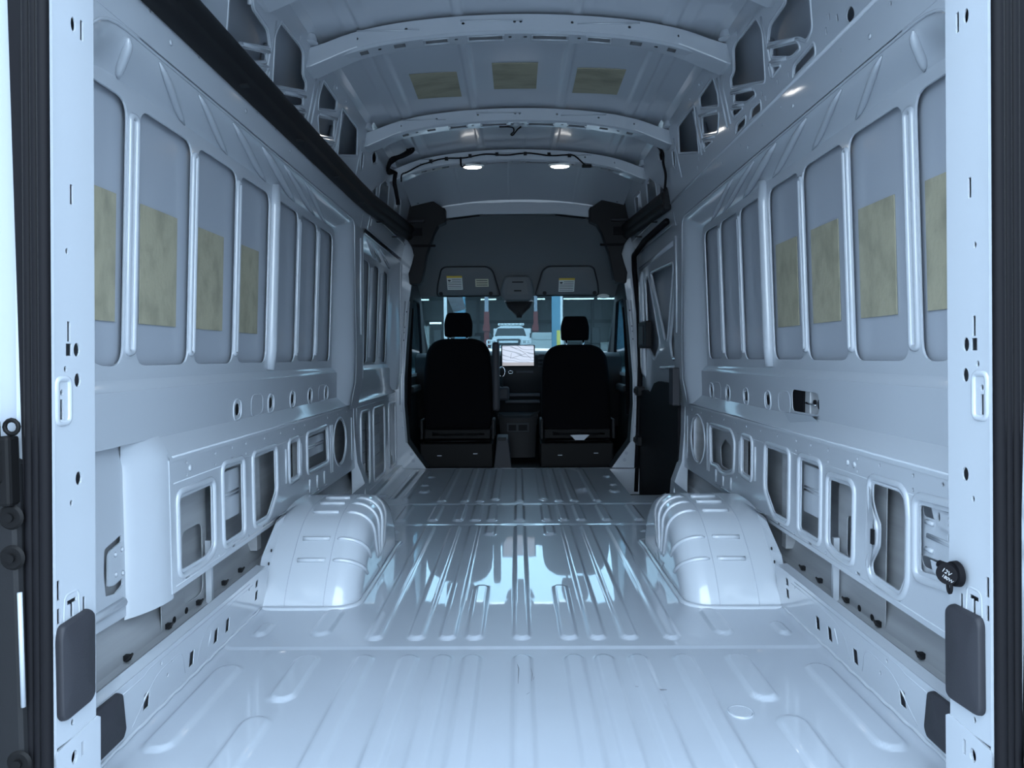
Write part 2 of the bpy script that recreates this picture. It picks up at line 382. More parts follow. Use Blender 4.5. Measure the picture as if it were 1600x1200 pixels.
    if s > 0:                                              # latch pocket in the band
        G().box((1.012, 2.31, .63), (1.02, 2.60, .78)).ob('latch_pocket', SKIN, bd)
        G().box((.992, 2.338, .665), (1.004, 2.475, .75)).ob('latch_plate', GALV, bd, bevel=.003, label='bare steel latch plate')
        G().box((.987, 2.42, .668), (.993, 2.44, .748)).ob('latch_fold', GALV, bd, bevel=.002)
        G().disc((.992, 2.385, .708), .010, (-1, 0, 0), .006).ob('latch_hole', RUBBER, bd)
        G().tube([(.988, 2.375, .700), (.986, 2.45, .704)], .004, 6).ob('latch_pin', CHROME, bd, smooth=True)
        G().disc((.991, 2.345, .705), .018, (-1, 0, 0), .003, 14).ob('latch_port', RUBBER, bd)
        G().box((.99, 2.485, .66), (1.005, 2.60, .76)).ob('latch_clip', RUBBER, bd)
        V = [mpb(2.33, .668, .03), mpb(2.57, .662, .03), mpb(2.57, .645, .004), mpb(2.52, .60, .012), mpb(2.40, .59, .014), mpb(2.33, .645, .004), mpb(2.33, .668, 0), mpb(2.57, .662, 0)]
        ob('pocket_lip', V, [(0, 1, 2, 3, 4, 5), (0, 6, 7, 1)], PAINT, bd, smooth=True, angle=30)
    G().grid(strip([(.990, .668), (.984, .656), (.972, .636), (.958, .612), (.953, .604), (.950, .598), (.949, .588)], 1.37 if s > 0 else 1.90, 4.03, 1)).ob('shelf', PAINT, W, smooth=True, angle=60)
    G().tube([(s * .9525, 1.38 if s > 0 else 1.92, .6005), (s * .9525, 3.99, .6005)], .0035, 8).ob('shelf_edge', PAINT, W, smooth=True)
    # --- lower inner frame
    mpl = lambda u, v, q: (s * (.954 - q), u, v)
    H = {k: list(v) for k, v in LOW.items()}
    y0 = 1.90
    if s < 0:
        H['b'] = [(1.957, .481), (2.160, .482), (2.158, .290), (2.11, .276), (1.957, .279)]
        H['f'] = [(3.165, .514), (3.476, .517), (3.486, .366), (3.167, .367)]
        H['g'] = ell(3.74, .425, .125, .115, 20)
    else:
        y0 = 1.37
        H['b'] = [(2.177, .486), (2.05, .489), (2.035, .480), (2.035, .281), (2.115, .278), (2.177, .290)]
        H['a'] = [(1.914, .522), (1.781, .523), (1.762, .512), (1.754, .472), (1.752, .312), (1.774, .272), (1.907, .277), (1.915, .301), (1.887, .341), (1.874, .359), (1.873, .42), (1.894, .441), (1.913, .473)]
        H['z'] = [(1.69, .511), (1.55, .518), (1.55, .37), (1.685, .352)]
        H['f'] = [(3.518, .512), (3.188, .516), (3.149, .486), (3.156, .365), (3.283, .333), (3.35, .333), (3.40, .35), (3.499, .345)]
        H['g'] = ell(3.775, .425, .135, .117, 20)
    holes = []; raw = []
    for k, P in H.items():
        Q_ = P if k == 'g' else fillet(P, .012, 3); holes.append(Q_); raw.append((k, P))
    pins = [(y, z) for y in (1.60, 1.72, 1.88, 2.0, 2.19, 2.32, 2.44, 2.62, 2.80, 2.97, 3.12, 3.30, 3.50, 3.70, 3.9) if y > y0 + .02 for z in ((.575, .54) if y < 2.6 else (.572,))]
    pins += [(2.80, .30), (3.1, .335), (2.2, .25), (2.45, .25)]
    holes += [ell(y, z, .0055, .0055, 8) for y, z in pins]
    holes += [rect(y - .012, .247, y + .012, .255) for y in (1.99, 2.32, 2.60)] + ([rect(y - .012, .247, y + .012, .255) for y in (1.78, 1.88)] if s > 0 else [])
    lf = panel('lower_frame', [(y0, .228), (4.12, .232), (4.12, .594), (y0, .594)], holes, .004, mpl, PAINT, W, bevel=.0015)
    for k, P in raw:
        if k in 'gz': 
            if k == 'g': G().tube([mpl(u, v, .003) for u, v in offset(P, .012)], .006, 6, True).ob('opening_rim', PAINT, lf, smooth=True)
            continue
        P2 = fillet(offset(P, .018), .03, 4)
        G().tube([mpl(u, v, .002) for u, v in P2], .0095, 8, True).ob('opening_rim', PAINT, lf, smooth=True)
    for y in (2.86, 3.06):
        G().tube([mpl(y, .36, .002), mpl(y, .50, .002)], .008, 8).ob('swage', PAINT, lf, smooth=True)
    for y in (3.545, 3.58, 4.0):
        G().tube([mpl(y, .29, .002), mpl(y, .53, .002)], .007, 8).ob('swage', PAINT, lf, smooth=True)
    for y in (3.18, 3.3, 3.42):
        G().tube([mpl(y, .26, .002), mpl(y, .32, .002)], .008, 8).ob('swage', PAINT, lf, smooth=True)
    G().tube([mpl(y0 + .02, .528, .001), mpl(3.1, .528, .001)], .0035, 6).ob('fold_line', PAINT, lf, smooth=True)
    G().tube([mpl(y0 + .02, .244, .001), mpl(2.7, .244, .001)], .0035, 6).ob('fold_line', PAINT, lf, smooth=True)
    G().grid(strip([(.950, .232), (.956, .226), (.970, .224)], y0, 4.12, 1)).ob('lower_flange', PAINT, W)
    for y in (2.02, 2.06) if s > 0 else (2.02,):
        G().disc((s * .950, y, .556), .010, (-s, 0, 0), .004, 12, .006).ob('stud', PAINT, lf, smooth=True)
    # inner reinforcement sheets seen through the openings
    def sheet(y0_, y1_, z0_, z1_, X=.982, m=PAINT, holes=(), name='reinforcement'):
        return panel(name, rect(y0_, z0_, y1_, z1_, .01), list(holes), .003, lambda u, v, q: (s * (X - q), u, v), m, W, bevel=.002)
    for (a, b, z0_, z1_) in ((2.23, 2.43, .335, .497), (3.15, 3.50, .41, .50)) if s < 0 else ((2.23, 2.43, .335, .497),):
        sh = sheet(a, b, z0_, z1_, .975)
        zc = (z0_ + z1_) / 2
        for dz in (-.006, .006): G().tube([(s * .972, a + .01, zc + dz), (s * .972, b - .01, zc + dz)], .004, 6).ob('sheet_bead', PAINT, sh, smooth=True)
    sheet(1.93, 2.22, .10, .60, 1.0, GALV, [fillet([(2.06, .14), (2.19, .14), (2.19, .36), (2.06, .36)], .03, 4)] if s < 0 else [rect(2.06, .25, 2.16, .38, .02)])
    G().box((s * .972, 2.193, .09), (s * .99, 2.206, .30)).ob('brace', PAINT, W)
    G().box((s * .985, 2.62, .15), (s * 1.02, 2.66, .62)).ob('brace', GALV, W)
    G().box((s * .965, 3.10, .05), (s * 1.0, 3.14, .60)).ob('brace', GALV, W)
    if s > 0:
        sheet(3.10, 3.56, .24, .58, .99, GALV, [fillet([(3.30, .33), (3.46, .33), (3.48, .42), (3.40, .47), (3.30, .44)], .02, 3)])
        sh = panel('rear_pocket', rect(1.50, .33, 1.73, .54), [fillet([(1.70, .48), (1.71, .505), (1.62, .51), (1.62, .485)], .01, 3), fillet([(1.70, .36), (1.71, .385), (1.57, .392), (1.57, .36)], .01, 3), ell(1.60, .452, .006, .013, 10)],
                   .003, lambda u, v, q: (s * (.97 - q), u, v), PAINT, W, bevel=.002)
        for z_ in (.435, .44): G().tube([(s * .967, 1.685, z_), (s * .967, 1.52, z_)], .004, 6).ob('sheet_bead', PAINT, sh, smooth=True)
        for z_ in (.405, .47): G().tube([(s * .966, 1.69, z_), (s * .967, 1.66, z_)], .006, 6).ob('notch', PAINT, sh, smooth=True)
        for (z_, h_) in ((.50, -.035), (.375, -.035)):
            br = panel('key_bracket', [(1.655, z_ + .012), (1.645, z_ - .01), (1.62, z_ - .028), (1.50, z_ - .03), (1.50, z_ + .015)],
                  [ell(1.625, z_ - .005, .006, .011, 10), ell(1.585, z_, .004, .004, 8), ell(1.585, z_ - .015, .004, .004, 8)], .003, lambda u, v, q: (s * (.960 - q), u, v), PAINT, W)
        P2 = fillet(offset(H['z'], .02), .03, 4)
        G().tube([mpl(u, v, .002) for u, v in P2], .011, 8, True).ob('opening_rim', PAINT, lf, smooth=True)
        # folded tab beside the large opening
        V = [mpl(1.915, .51, .012), mpl(1.95, .515, .004), mpl(1.95, .285, .004), mpl(1.915, .29, .012), mpl(1.885, .345, .018), mpl(1.882, .44, .018)]
        ob('side_tab', V, [(0, 1, 2, 3, 4, 5)], PAINT, W)
        G().box((s * .93, 1.872, .365), (s * .936, 1.884, .405)).ob('tab_slot', PLAST, W)
    else:
        # bulged corner: the frame steps outwards behind the rear pillar
        def bul(t, z_):
            q = t * math.pi / 2
            return (1.013 - .061 * math.sin(q) ** 1.4, 1.775 + .135 * (1 - math.cos(q)) ** .9, z_)
        rows = []
        for z_, pull in ((.668, 1.0), (.655, .72), (.636, .42), (.615, .16), (.598, .04), (.58, 0), (.50, 0), (.40, 0), (.30, 0), (.24, 0), (.215, 0)):
            r_ = []
            for t in np.linspace(0, 1, 13):
                x_, y_, _ = bul(t, z_); xb, yb = .990, 1.74 + .17 * t
                zz_ = z_ - (.010 * (1 - t) if z_ < .29 else 0)
                r_.append((s * (x_ * (1 - pull) + xb * pull), y_ * (1 - pull) + yb * pull, zz_))
            rows.append(r_)
        G().grid(rows).ob('corner_bulge', PAINT, W, smooth=True)
        sh = panel('rear_pocket', [(1.36, .228), (1.79, .215), (1.79, .67), (1.36, .67)], [fillet([(1.69, .41), (1.765, .428), (1.765, .410), (1.715, .40), (1.705, .39), (1.70, .315), (1.73, .31), (1.765, .318), (1.765, .30), (1.73, .288), (1.69, .295), (1.685, .35)], .005, 3)],
                   .004, lambda u, v, q: (s * (1.013 - q), u, v), PAINT, W, bevel=.002)
        G().tube([(s * 1.009, 1.45, .258), (s * 1.009, 1.765, .256)], .012, 8).ob('swage', PAINT, sh, smooth=True)
        for y_, z_ in ((1.735, .385), (1.735, .335), (1.765, .39), (1.765, .33)): G().disc((s * 1.009, y_, z_), .007, (-s, 0, 0), .005, 10, .004).ob('stud', PAINT, sh, smooth=True)
        G().grid([[(s * 1.013, 1.37, .66), (s * 1.013, 1.80, .66)], [(s * .990, 1.37, .668), (s * .990, 1.80, .668)]]).ob('rear_ledge', PAINT, W)
    # --- clips and slots on the outer skin
    for y in (1.745, 1.955, 2.145, 2.335, 2.475):
        g = G().box((s * .985, y - .007, .114), (s * .998, y + .007, .128)); g.tube([(s * .988, y - .011, .116), (s * .978, y, .131), (s * .988, y + .010, .118)], .003, 6)
        g.ob('trim_clip', PLAST, W)
    for y in (2.0, 2.075): G().disc((s * 1.000, y, .121), .010, (-s, 0, 0), .004, 10).ob('skin_plug', PLAST, W)  # black discs painted in for the dark of open slots
    # --- kick strip along the floor
    kz = lambda u, v, q: (s * (.908 - v * .10 - q), u, v)
    kh = [rect(y - .0125, .034, y + .0125, .074) for y in (1.66, 1.895, 2.052, 2.135)] + [rect(2.362, .05, 2.385, .08), rect(2.357, .095, 2.38, .118)]
    kh += [ell(y, z, .004, .005, 8) for y, z in ((1.72, .118), (1.78, .10), (1.76, .07), (2.30, .11))]
    ks = panel('kick_strip', [(1.30, 0), (2.47, 0), (2.47, .135), (2.40, .142), (1.30, .142)], kh, .003, kz, PAINT, W, bevel=.0012)
    ks2 = panel('kick_strip', [(3.34, 0), (4.10, 0), (4.10, .142), (3.34, .142)], [], .003, kz, PAINT, W)
    G().grid([[kz(u, .142, 0) for u in (1.3, 2.45)], [(s * .925, u, .146) for u in (1.3, 2.45)]]).ob('kick_flange', PAINT, W)
    G().grid([[(s * .926, u, v) for u in (1.30, 2.46)] for v in (-.02, .146)]).ob('kick_back', SKIN, W)  # unseen strip added behind the kick holes to keep them dark
    for P in ([(1.60, .02), (1.70, .098), (1.83, .105), (1.86, .03)], [(1.93, .03), (1.95, .09), (2.02, .11), (2.2, .115), (2.33, .115)], [(1.48, .12), (1.64, .122), (1.66, .13), (2.3, .128)]):
        G().tube([kz(u, v, .001) for u, v in fillet_open(P, .03, 4)], .0028, 6).ob('emboss', PAINT, ks, smooth=True)
    G().tube([kz(2.00, .045, .001), kz(2.015, .085, .001)], .004, 6).ob('emboss', PAINT, ks, smooth=True)
    G().tube([(s * (.904 + .002 * math.sin(i * 2.1)), 1.32 + i * .03, .002) for i in range(38)], .005, 6).ob('seam_sealer', PAINT, ks, smooth=True)
    # --- recess frame: rail above, column ahead of the cab pillar, rear corner
    def recess(ci, co, ri, ro, holes_i):
        A = fillet_open(ci, ri, 8); B = fillet_open(co, ro, 8); A2, B2 = [], []
        for P, O in ((A, A2), (B, B2)):
            for i in range(len(P) - 1):
                n = 1 + (6 if i in (0, 9, 18) else 0)
                for k in range(n): O.append(tuple(Vector(P[i]).lerp(Vector(P[i + 1]), k / n)))
            O.append(P[-1])
        rows = []
        for t in np.linspace(0, 1, 9):
            e = .2 * t ** 1.25 + .8 * t * t * (3 - 2 * t)
            rows.append([(s * (Xin(a[1]) * (1 - e) + (Xw(b[1]) - .004) * e), a[0] * (1 - t) + b[0] * t, a[1] * (1 - t) + b[1] * t) for a, b in zip(A2, B2)])
        o = G().grid(rows).ob('recess_frame', PAINT, W, smooth=True)
        G().tube([(s * (Xin(a[1]) - .001), a[0], a[1]) for a in A2], .004, 6).ob('recess_edge', PAINT, o, smooth=True)
        return A2
    mpi = lambda u, v, q: (s * (Xin(v) - q), u, v)
    recess([(1.475, .62), (1.475, 1.622), (3.93, 1.622), (3.965, .60)], [(1.555, .62), (1.555, 1.535), (3.745, 1.535), (3.745, .62)], [.17, .06], [.12, .07], [])
    zz = [.60, .9, 1.3, 1.622]
    rail_end = 5.5 if s < 0 else 5.42
    rh = [ell(y, 1.70, .004, .006, 8) for y in (1.72, 1.98, 2.42, 2.6, 2.85, 3.1, 3.4, 3.7, 4.5, 5.0)] + [rect(4.055, 1.60, 4.075, 1.69, .006)]
    rl = panel('cant_rail', dense([(1.25, 1.628), (3.86, 1.628), (3.93, 1.60), (4.14, 1.60), (4.20, 1.628), (rail_end, 1.628), (rail_end, 1.735), (1.25, 1.735)], .3), rh, .003, mpi, PAINT, W, bevel=.0015)
    G().tube([mpi(1.25, 1.735, .003), mpi(rail_end, 1.735, .003)], .006, 8).ob('rail_lip', PAINT, rl, smooth=True)
    for y in (1.83, 2.33, 2.78): G().disc(mpi(y, 1.672, .003), .008, (-s, 0, 0), .003, 12, .005).ob('stud', PAINT, rl, smooth=True)
    arc_ = [(1.475 * (1 - t) ** 2 + 1.475 * 2 * t * (1 - t) + 1.645 * t * t, 1.452 * (1 - t) ** 2 + 1.622 * 2 * t * (1 - t) + 1.622 * t * t) for t in np.linspace(0, 1, 9)]
    panel('rear_corner', [(1.30, 1.30), (1.475, 1.30)] + arc_ + [(1.70, 1.623), (1.70, 1.636), (1.30, 1.636)], [], .002, mpi, PAINT, W)
    pl = G().grid([[mpi(u, v, .003) for u in (3.925, 4.03, 4.10, 4.145)] for v in np.linspace(.58, 1.61, 14)]).ob('door_pillar', PAINT, W, smooth=True)
    G().tube([mpi(4.075, z_, .001) for z_ in (1.0, 1.2, 1.4, 1.55)], .009, 8).ob('swage', PAINT, pl, smooth=True)
    # diagonal swages on the sloped panel above the windows
    def slope_pt(y, t):      # t 0 at the rail, 1 at the window panel
        e = .2 * t ** 1.25 + .8 * t * t * (3 - 2 * t); z_ = 1.622 * (1 - t) + 1.535 * t
        return (s * (Xin(1.622) * (1 - e) + (Xw(1.535) - .004) * e - .002), y, z_ - .002)
    for y_, d, r_ in ((1.66, .06, .012), (1.80, .26, .010), (2.02, .34, .010), (2.26, .46, .012), (2.52, .55, .014), (2.75, .62, .011), (3.02, .55, .010)):
        G().tube([slope_pt(y_ + d * q, .12 + .80 * q) for q in np.linspace(0, 1, 8)], [r_ * k for k in (.2, .8, 1, 1, 1, 1, .8, .2)], 8).ob('slope_swage', PAINT, W, smooth=True)
    # --- upper side panel with its openings
    mpu = lambda u, v, q: (s * (Xup(v) - q), u, v)
    uh = [fillet(h, .014, 3) if len(h) < 12 else h for h in UPH]
    uh += [rect(y - .005, z - .009, y + .005, z + .009) for y, z in UPSMALL]
    up = panel('upper_side_panel', [(1.22, 1.735), (5.45, 1.735), (5.45, 2.095), (1.22, 2.095)], uh, .004, mpu, PAINT, W, bevel=.0015)
    for h in UPH[:18]:
        G().tube([mpu(u, v, .003) for u, v in fillet(offset(h, .008), .016, 3)], .0045, 6, True).ob('opening_rim', PAINT, up, smooth=True)
    for y_ in (2.425, 2.90, 2.945, 3.29, 3.34, 3.75):
        G().tube([mpu(y_, 1.80, .002), mpu(y_, 2.0, .002)], .007, 8).ob('swage', PAINT, up, smooth=True)
    for (ya, za, yb, zb_) in ((2.42, 1.896, 2.22, 1.836), (2.83, 1.896, 2.62, 1.836), (3.27, 1.955, 3.03, 1.896), (2.43, 1.852, 2.3, 1.812), (2.84, 1.848, 2.72, 1.816), (3.29, 1.856, 3.12, 1.818)):
        G().tube([mpu(ya, za, .003), mpu(yb, zb_, .003)], .006, 8).ob('cross_bar_bead', PAINT, up, smooth=True)
    for y_ in (3.02, 3.18, 3.35): G().disc(mpu(y_, 2.06, .004), .007, (-s, 0, -.2), .004, 10, .004).ob('stud', PAINT, up, smooth=True)
    # inner stiffeners inside the upper cavity
    for y_ in (2.55, 3.05, 3.45): G().tube([(s * .93, y_, 1.78), (s * .90, y_ + .03, 1.99)], .012, 8).ob('cavity_stiffener', SKIN, W, smooth=True)
    G().grid(strip([(.874, 1.735), (.90, 1.728), (.955, 1.72)], 1.3, 5.4, 1)).ob('rail_shelf', PAINT, W)
    # --- pillar foot
    rows = []
    for z_, xa, xb, ya, yb in ((.60, .948, .965, 4.05, 4.15), (.42, .946, .962, 4.06, 4.16), (.26, .935, .955, 4.07, 4.17), (.14, .895, .93, 4.08, 4.18), (.0, .885, .93, 4.08, 4.18), (-.02, .885, .93, 4.08, 4.18)):
        rows.append([(s * .97, ya, z_), (s * xa, ya, z_), (s * xa, yb, z_), (s * .97, yb, z_)])
    G().grid(rows).ob('pillar_foot', PAINT, W, bevel=.004)
    # --- second bay on the left
    if s < 0:
        window_panel([(4.30, 4.64), (4.78, 4.96), (5.12, 5.30)], 4.15, 5.40, .835, 1.485)
        for y_ in (4.70, 5.04): G().tube([mpw(y_, .87, .006), mpw(y_, 1.46, .006)], .014, 8).ob('swage', PAINT, W, smooth=True)
        recess([(4.14, .62), (4.14, 1.60), (5.47, 1.60), (5.47, .62)], [(4.2, .62), (4.2, 1.52), (5.33, 1.52), (5.33, .62)], [.05, .06], [.06, .07], [])
        G().grid(strip([(1.0, .83), (.985, .80), (.975, .785), (.978, .66), (.972, .637), (.955, .605), (.948, .60), (.947, .56)], 4.14, 5.48, 1)).ob('shelf', PAINT, W, smooth=True, angle=40)
        hs = [fillet(P, .03, 3) for P in ([(4.23, .53), (4.46, .53), (4.45, .09), (4.33, .09), (4.23, .2)], [(4.60, .525), (4.96, .525), (4.96, .07), (4.60, .07)], [(5.15, .52), (5.40, .52), (5.40, .07), (5.15, .07)])]
        lf2 = panel('lower_frame', rect(4.12, .03, 5.48, .575), hs, .004, lambda u, v, q: (s * (.95 - q), u, v), PAINT, W, bevel=.002)
        for h in hs: G().tube([(s * .945, u, v) for u, v in offset(h, .012)], .008, 8, True).ob('opening_rim', PAINT, lf2, smooth=True)
        for a, b in ((4.2, 4.5), (4.58, 4.98)):
            sh = panel('reinforcement', rect(a, .13, b, .47, .02), [], .003, lambda u, v, q: (s * (.985 - q), u, v), PAINT, W)
            for z_ in (.2, .27, .34, .41): G().tube([(s * .982, a, z_), (s * .982, b, z_)], .003, 6).ob('sheet_bead', PAINT, sh, smooth=True)
        for (ya, yb) in ((4.30, 4.75), (4.40, 4.95), (4.7, 5.3)):
            G().tube([(s * .915, ya, 1.585), (s * .955, yb, 1.535)], .010, 8).ob('slope_swage', PAINT, W, smooth=True)
        G().box((s * .945, 4.2, .0), (s * .905, 5.48, .03)).ob('floor_flange', PAINT, W)
        panel('rail_plate', rect(4.24, 1.63, 5.3, 1.72, .02), [rect(4.26, 1.66, 4.30, 1.70)], .006, mpi, PAINT, W, bevel=.002)
    return W
wall_left = wall('left'); wall_right = wall('right')

# ---------------------------------------------------------------- roof
ceil_ = empty('ceiling', (0, 3.4, 2.15), kind='structure', cat='ceiling', label='bare white sheet steel roof with long shallow swages')
def roof_z(X, Y):
    Z = 2.20 - .095 * (np.abs(X) / .795) ** 2.2
    d = np.clip((Y - 4.75) / .85, 0, 1); Z = Z - .15 * d ** 1.4
    for a, b in ((.205, .253), (.555, .62), (.62, .675)):
        c, h = (a + b) / 2, (b - a) / 2
        t = np.clip((h - np.abs(np.abs(X) - c)) / .010, 0, 1); Z = Z - (.007 if a != .62 else .003) * t * ((Y < 4.55))
    t = np.clip((.006 - np.abs(np.abs(X) - .43)) / .006, 0, 1) * (Y > 4.62); Z = Z - .004 * t
    t = np.clip((.006 - np.abs(X + .06)) / .006, 0, 1) * (Y > 4.62); Z = Z - .003 * t
    return Z
xs = np.linspace(-.80, .80, 241); ys = np.concatenate([np.linspace(1.18, 4.7, 60), np.linspace(4.74, 5.62, 24)]); XX, YY = np.meshgrid(xs, ys)
idx = np.arange(XX.size).reshape(XX.shape); Q = np.stack([idx[:-1, :-1], idx[:-1, 1:], idx[1:, 1:], idx[1:, :-1]], -1).reshape(-1, 4)
RP = mat('roof_paint', (.36, .395, .445), .42, coat=.5, coat_rough=.12)
rp = np_mesh('roof_panel', np.stack([XX, YY, roof_z(XX, YY)], -1).reshape(-1, 3), Q, RP, None); rp.parent = ceil_; rp.matrix_parent_inverse = Matrix.Translation((0, -3.4, -2.15))
G().grid([[(-.84, y, 2.16), (-.5, y, 2.235), (0, y, 2.25), (.5, y, 2.235), (.84, y, 2.16)] for y in (1.15, 4.7)] + [[(-.84, 5.65, 2.0), (-.5, 5.65, 2.06), (0, 5.65, 2.08), (.5, 5.65, 2.06), (.84, 5.65, 2.0)]]).ob('outer_roof', PAINT, ceil_)
for s in (-1, 1):      # roof side rail where the roof meets the wall
    G().grid([[(s * x_, y, z_) for x_, z_ in ((.80, 2.09), (.79, 2.098), (.775, 2.103), (.765, 2.112), (.74, 2.122))] for y in (1.2, 2.0, 3, 4, 4.8, 5.2)]).ob('roof_side_rail', PAINT, ceil_, smooth=True, angle=25)
# roof bows
def bow(y, label, lamp_slots=True, off=0.0):
    B = empty('roof_bow', (0, y, 2.1), label=label, cat='roof bow', group='roof cross members')
    zb = lambda x: 2.118 - .085 * (abs(x) / .8) ** 2 - .045 * (abs(x) / .8) ** 6 + off
    ht = lambda x: min(.062, (roof_z(np.array([x]), np.array([y]))[0] - zb(x)) - .003)
    us = np.linspace(-.80, .80, 41)
    outer = [(u, 0) for u in us] + [(u, 1) for u in us[::-1]]
    face = [ell(x, .55, .006, .08, 8) for x in (-.62, -.43, -.21, -.012, .012, .21, .43, .62)] + [ell(x, .35, .005, .07, 8) for x in (-.745, -.725, .725, .745)]
    panel('rear_web', outer, face, .002, lambda u, v, q: (u, y - q + .012 * (1 - v) * 0, zb(u) + .006 + ht(u) * v), PAINT, B, tess=lambda a, b: (a, zb(a) + .06 * b))
    sl = [(-.36, -.275), (-.19, -.06), (.06, .19), (.275, .36), (-.484, -.44), (.44, .484), (-.617, -.585), (.585, .617), (-.785, -.735), (.735, .785)]
    dots = [(x - .006, x + .006) for x in (-.24, -.03, .03, .24, -.54, .54, -.69, .69)]
    ub = sorted(set([round(float(u), 4) for u in us] + [round(e, 4) for q in sl + dots for e in q])); vb = [0, .012, .026, .034, .046, .056, .078, .085]
    rows = [[(u, y + v, zb(u) + (.006 if v == 0 else 0)) for u in ub] for v in vb]; g = G(); n_ = len(ub)
    V = [p for r_ in rows for p in r_]; Fc = []
    for i in range(len(vb) - 1):
        for j in range(n_ - 1):
            c = (ub[j] + ub[j + 1]) / 2
            if (2 <= i <= 4 and any(a <= c <= b for a, b in sl)) or (i == 3 and any(a <= c <= b for a, b in dots)): continue
            Fc.append((i * n_ + j, i * n_ + j + 1, (i + 1) * n_ + j + 1, (i + 1) * n_ + j))
    g.add(V, Fc).ob('lower_flange', PAINT, B, recalc=False)
    G().grid([[(u, y + v, zb(u) + .006 + ht(u) - .002) for u in us] for v in (-.002, .087)]).ob('top_plate', SKIN, B)  # unseen lid added to shut stray light out of the bow slots
    for a_, b_ in sl[:4]: G().tube([(u, y + v, zb(u) - .001) for u, v in rect(a_ - .008, .020, b_ + .008, .062)], .003, 6, True).ob('slot_rim', PAINT, B, smooth=True)
    panel('front_web', outer, [], .002, lambda u, v, q: (u, y + .085 + q, zb(u) + ht(u) * v), PAINT, B, tess=lambda a, b: (a, zb(a) + .06 * b))
    for s in (-1, 1):
        P = [(s * .81, y - .012, 2.055 + off), (s * .80, y - .014, 2.06 + off), (s * .66, y - .006, zb(.66) + .062), (s * .62, y - .004, zb(.62) + .055)]
        P2 = [(s * .825, y - .012, 1.985 + off), (s * .80, y - .016, zb(.8) + .0), (s * .66, y - .006, zb(.66) + .004), (s * .62, y - .004, zb(.62) + .008)]
        P3 = [(s * .825, y + .09, 1.985 + off), (s * .80, y + .09, zb(.8) - .004), (s * .66, y + .088, zb(.66) - .003), (s * .62, y + .086, zb(.62) - .001)]
        G().grid([P, P2, P3]).ob('end_bracket', PAINT, B, bevel=.004)
        G().tube([(s * .825, y - .01, 2.05 + off), (s * .828, y - .012, 1.96 + off)], .008, 6).ob('bracket_rib', PAINT, B, smooth=True)
        G().disc((s * .79, y - .035, 2.07 + off), .028, (0, 0, 1), .03, 14, .02).ob('mount_pad', PAINT, B, smooth=True, angle=40)
    for x in (-.5, -.1, .35): G().tube([(x - .12, y - .003, zb(x) + .045), (x + .12, y - .003, zb(x) + .046)], .003, 6).ob('stamped_line', PAINT, B, smooth=True)
    return B
bow(2.24, 'white roof bow nearest the rear door, mostly above the photo edge')
bow(2.785, 'white roof bow with dark slots, just behind the three tan roof pads')
bow(3.82, 'white roof bow just ahead of the three tan roof pads', off=.0)
bow(4.57, 'white roof bow that carries the two lit dome lamps', off=.0)
# front header of the load space
hd = empty('roof_header', (0, 5.55, 2.02), label='white curved header panel above the cab opening', cat='roof bow')
us = np.linspace(-.62, .62, 25); zh = lambda x: 2.035 - .05 * (abs(x) / .6) ** 2
G().grid([[(u, 5.50, zh(u) + .045) for u in us], [(u, 5.505, zh(u) + .02) for u in us], [(u, 5.53, zh(u) - .0) for u in us], [(u, 5.545, zh(u) - .05) for u in us], [(u, 5.60, zh(u) - .065) for u in us]]).ob('header_face', PAINT, hd, smooth=True, angle=25)
for x in (-.08, 0.0, .07): G().disc((x, 5.535, zh(x) - .02), .006, (0, -1, .3), .003, 10).ob('header_hole', PLAST, hd)
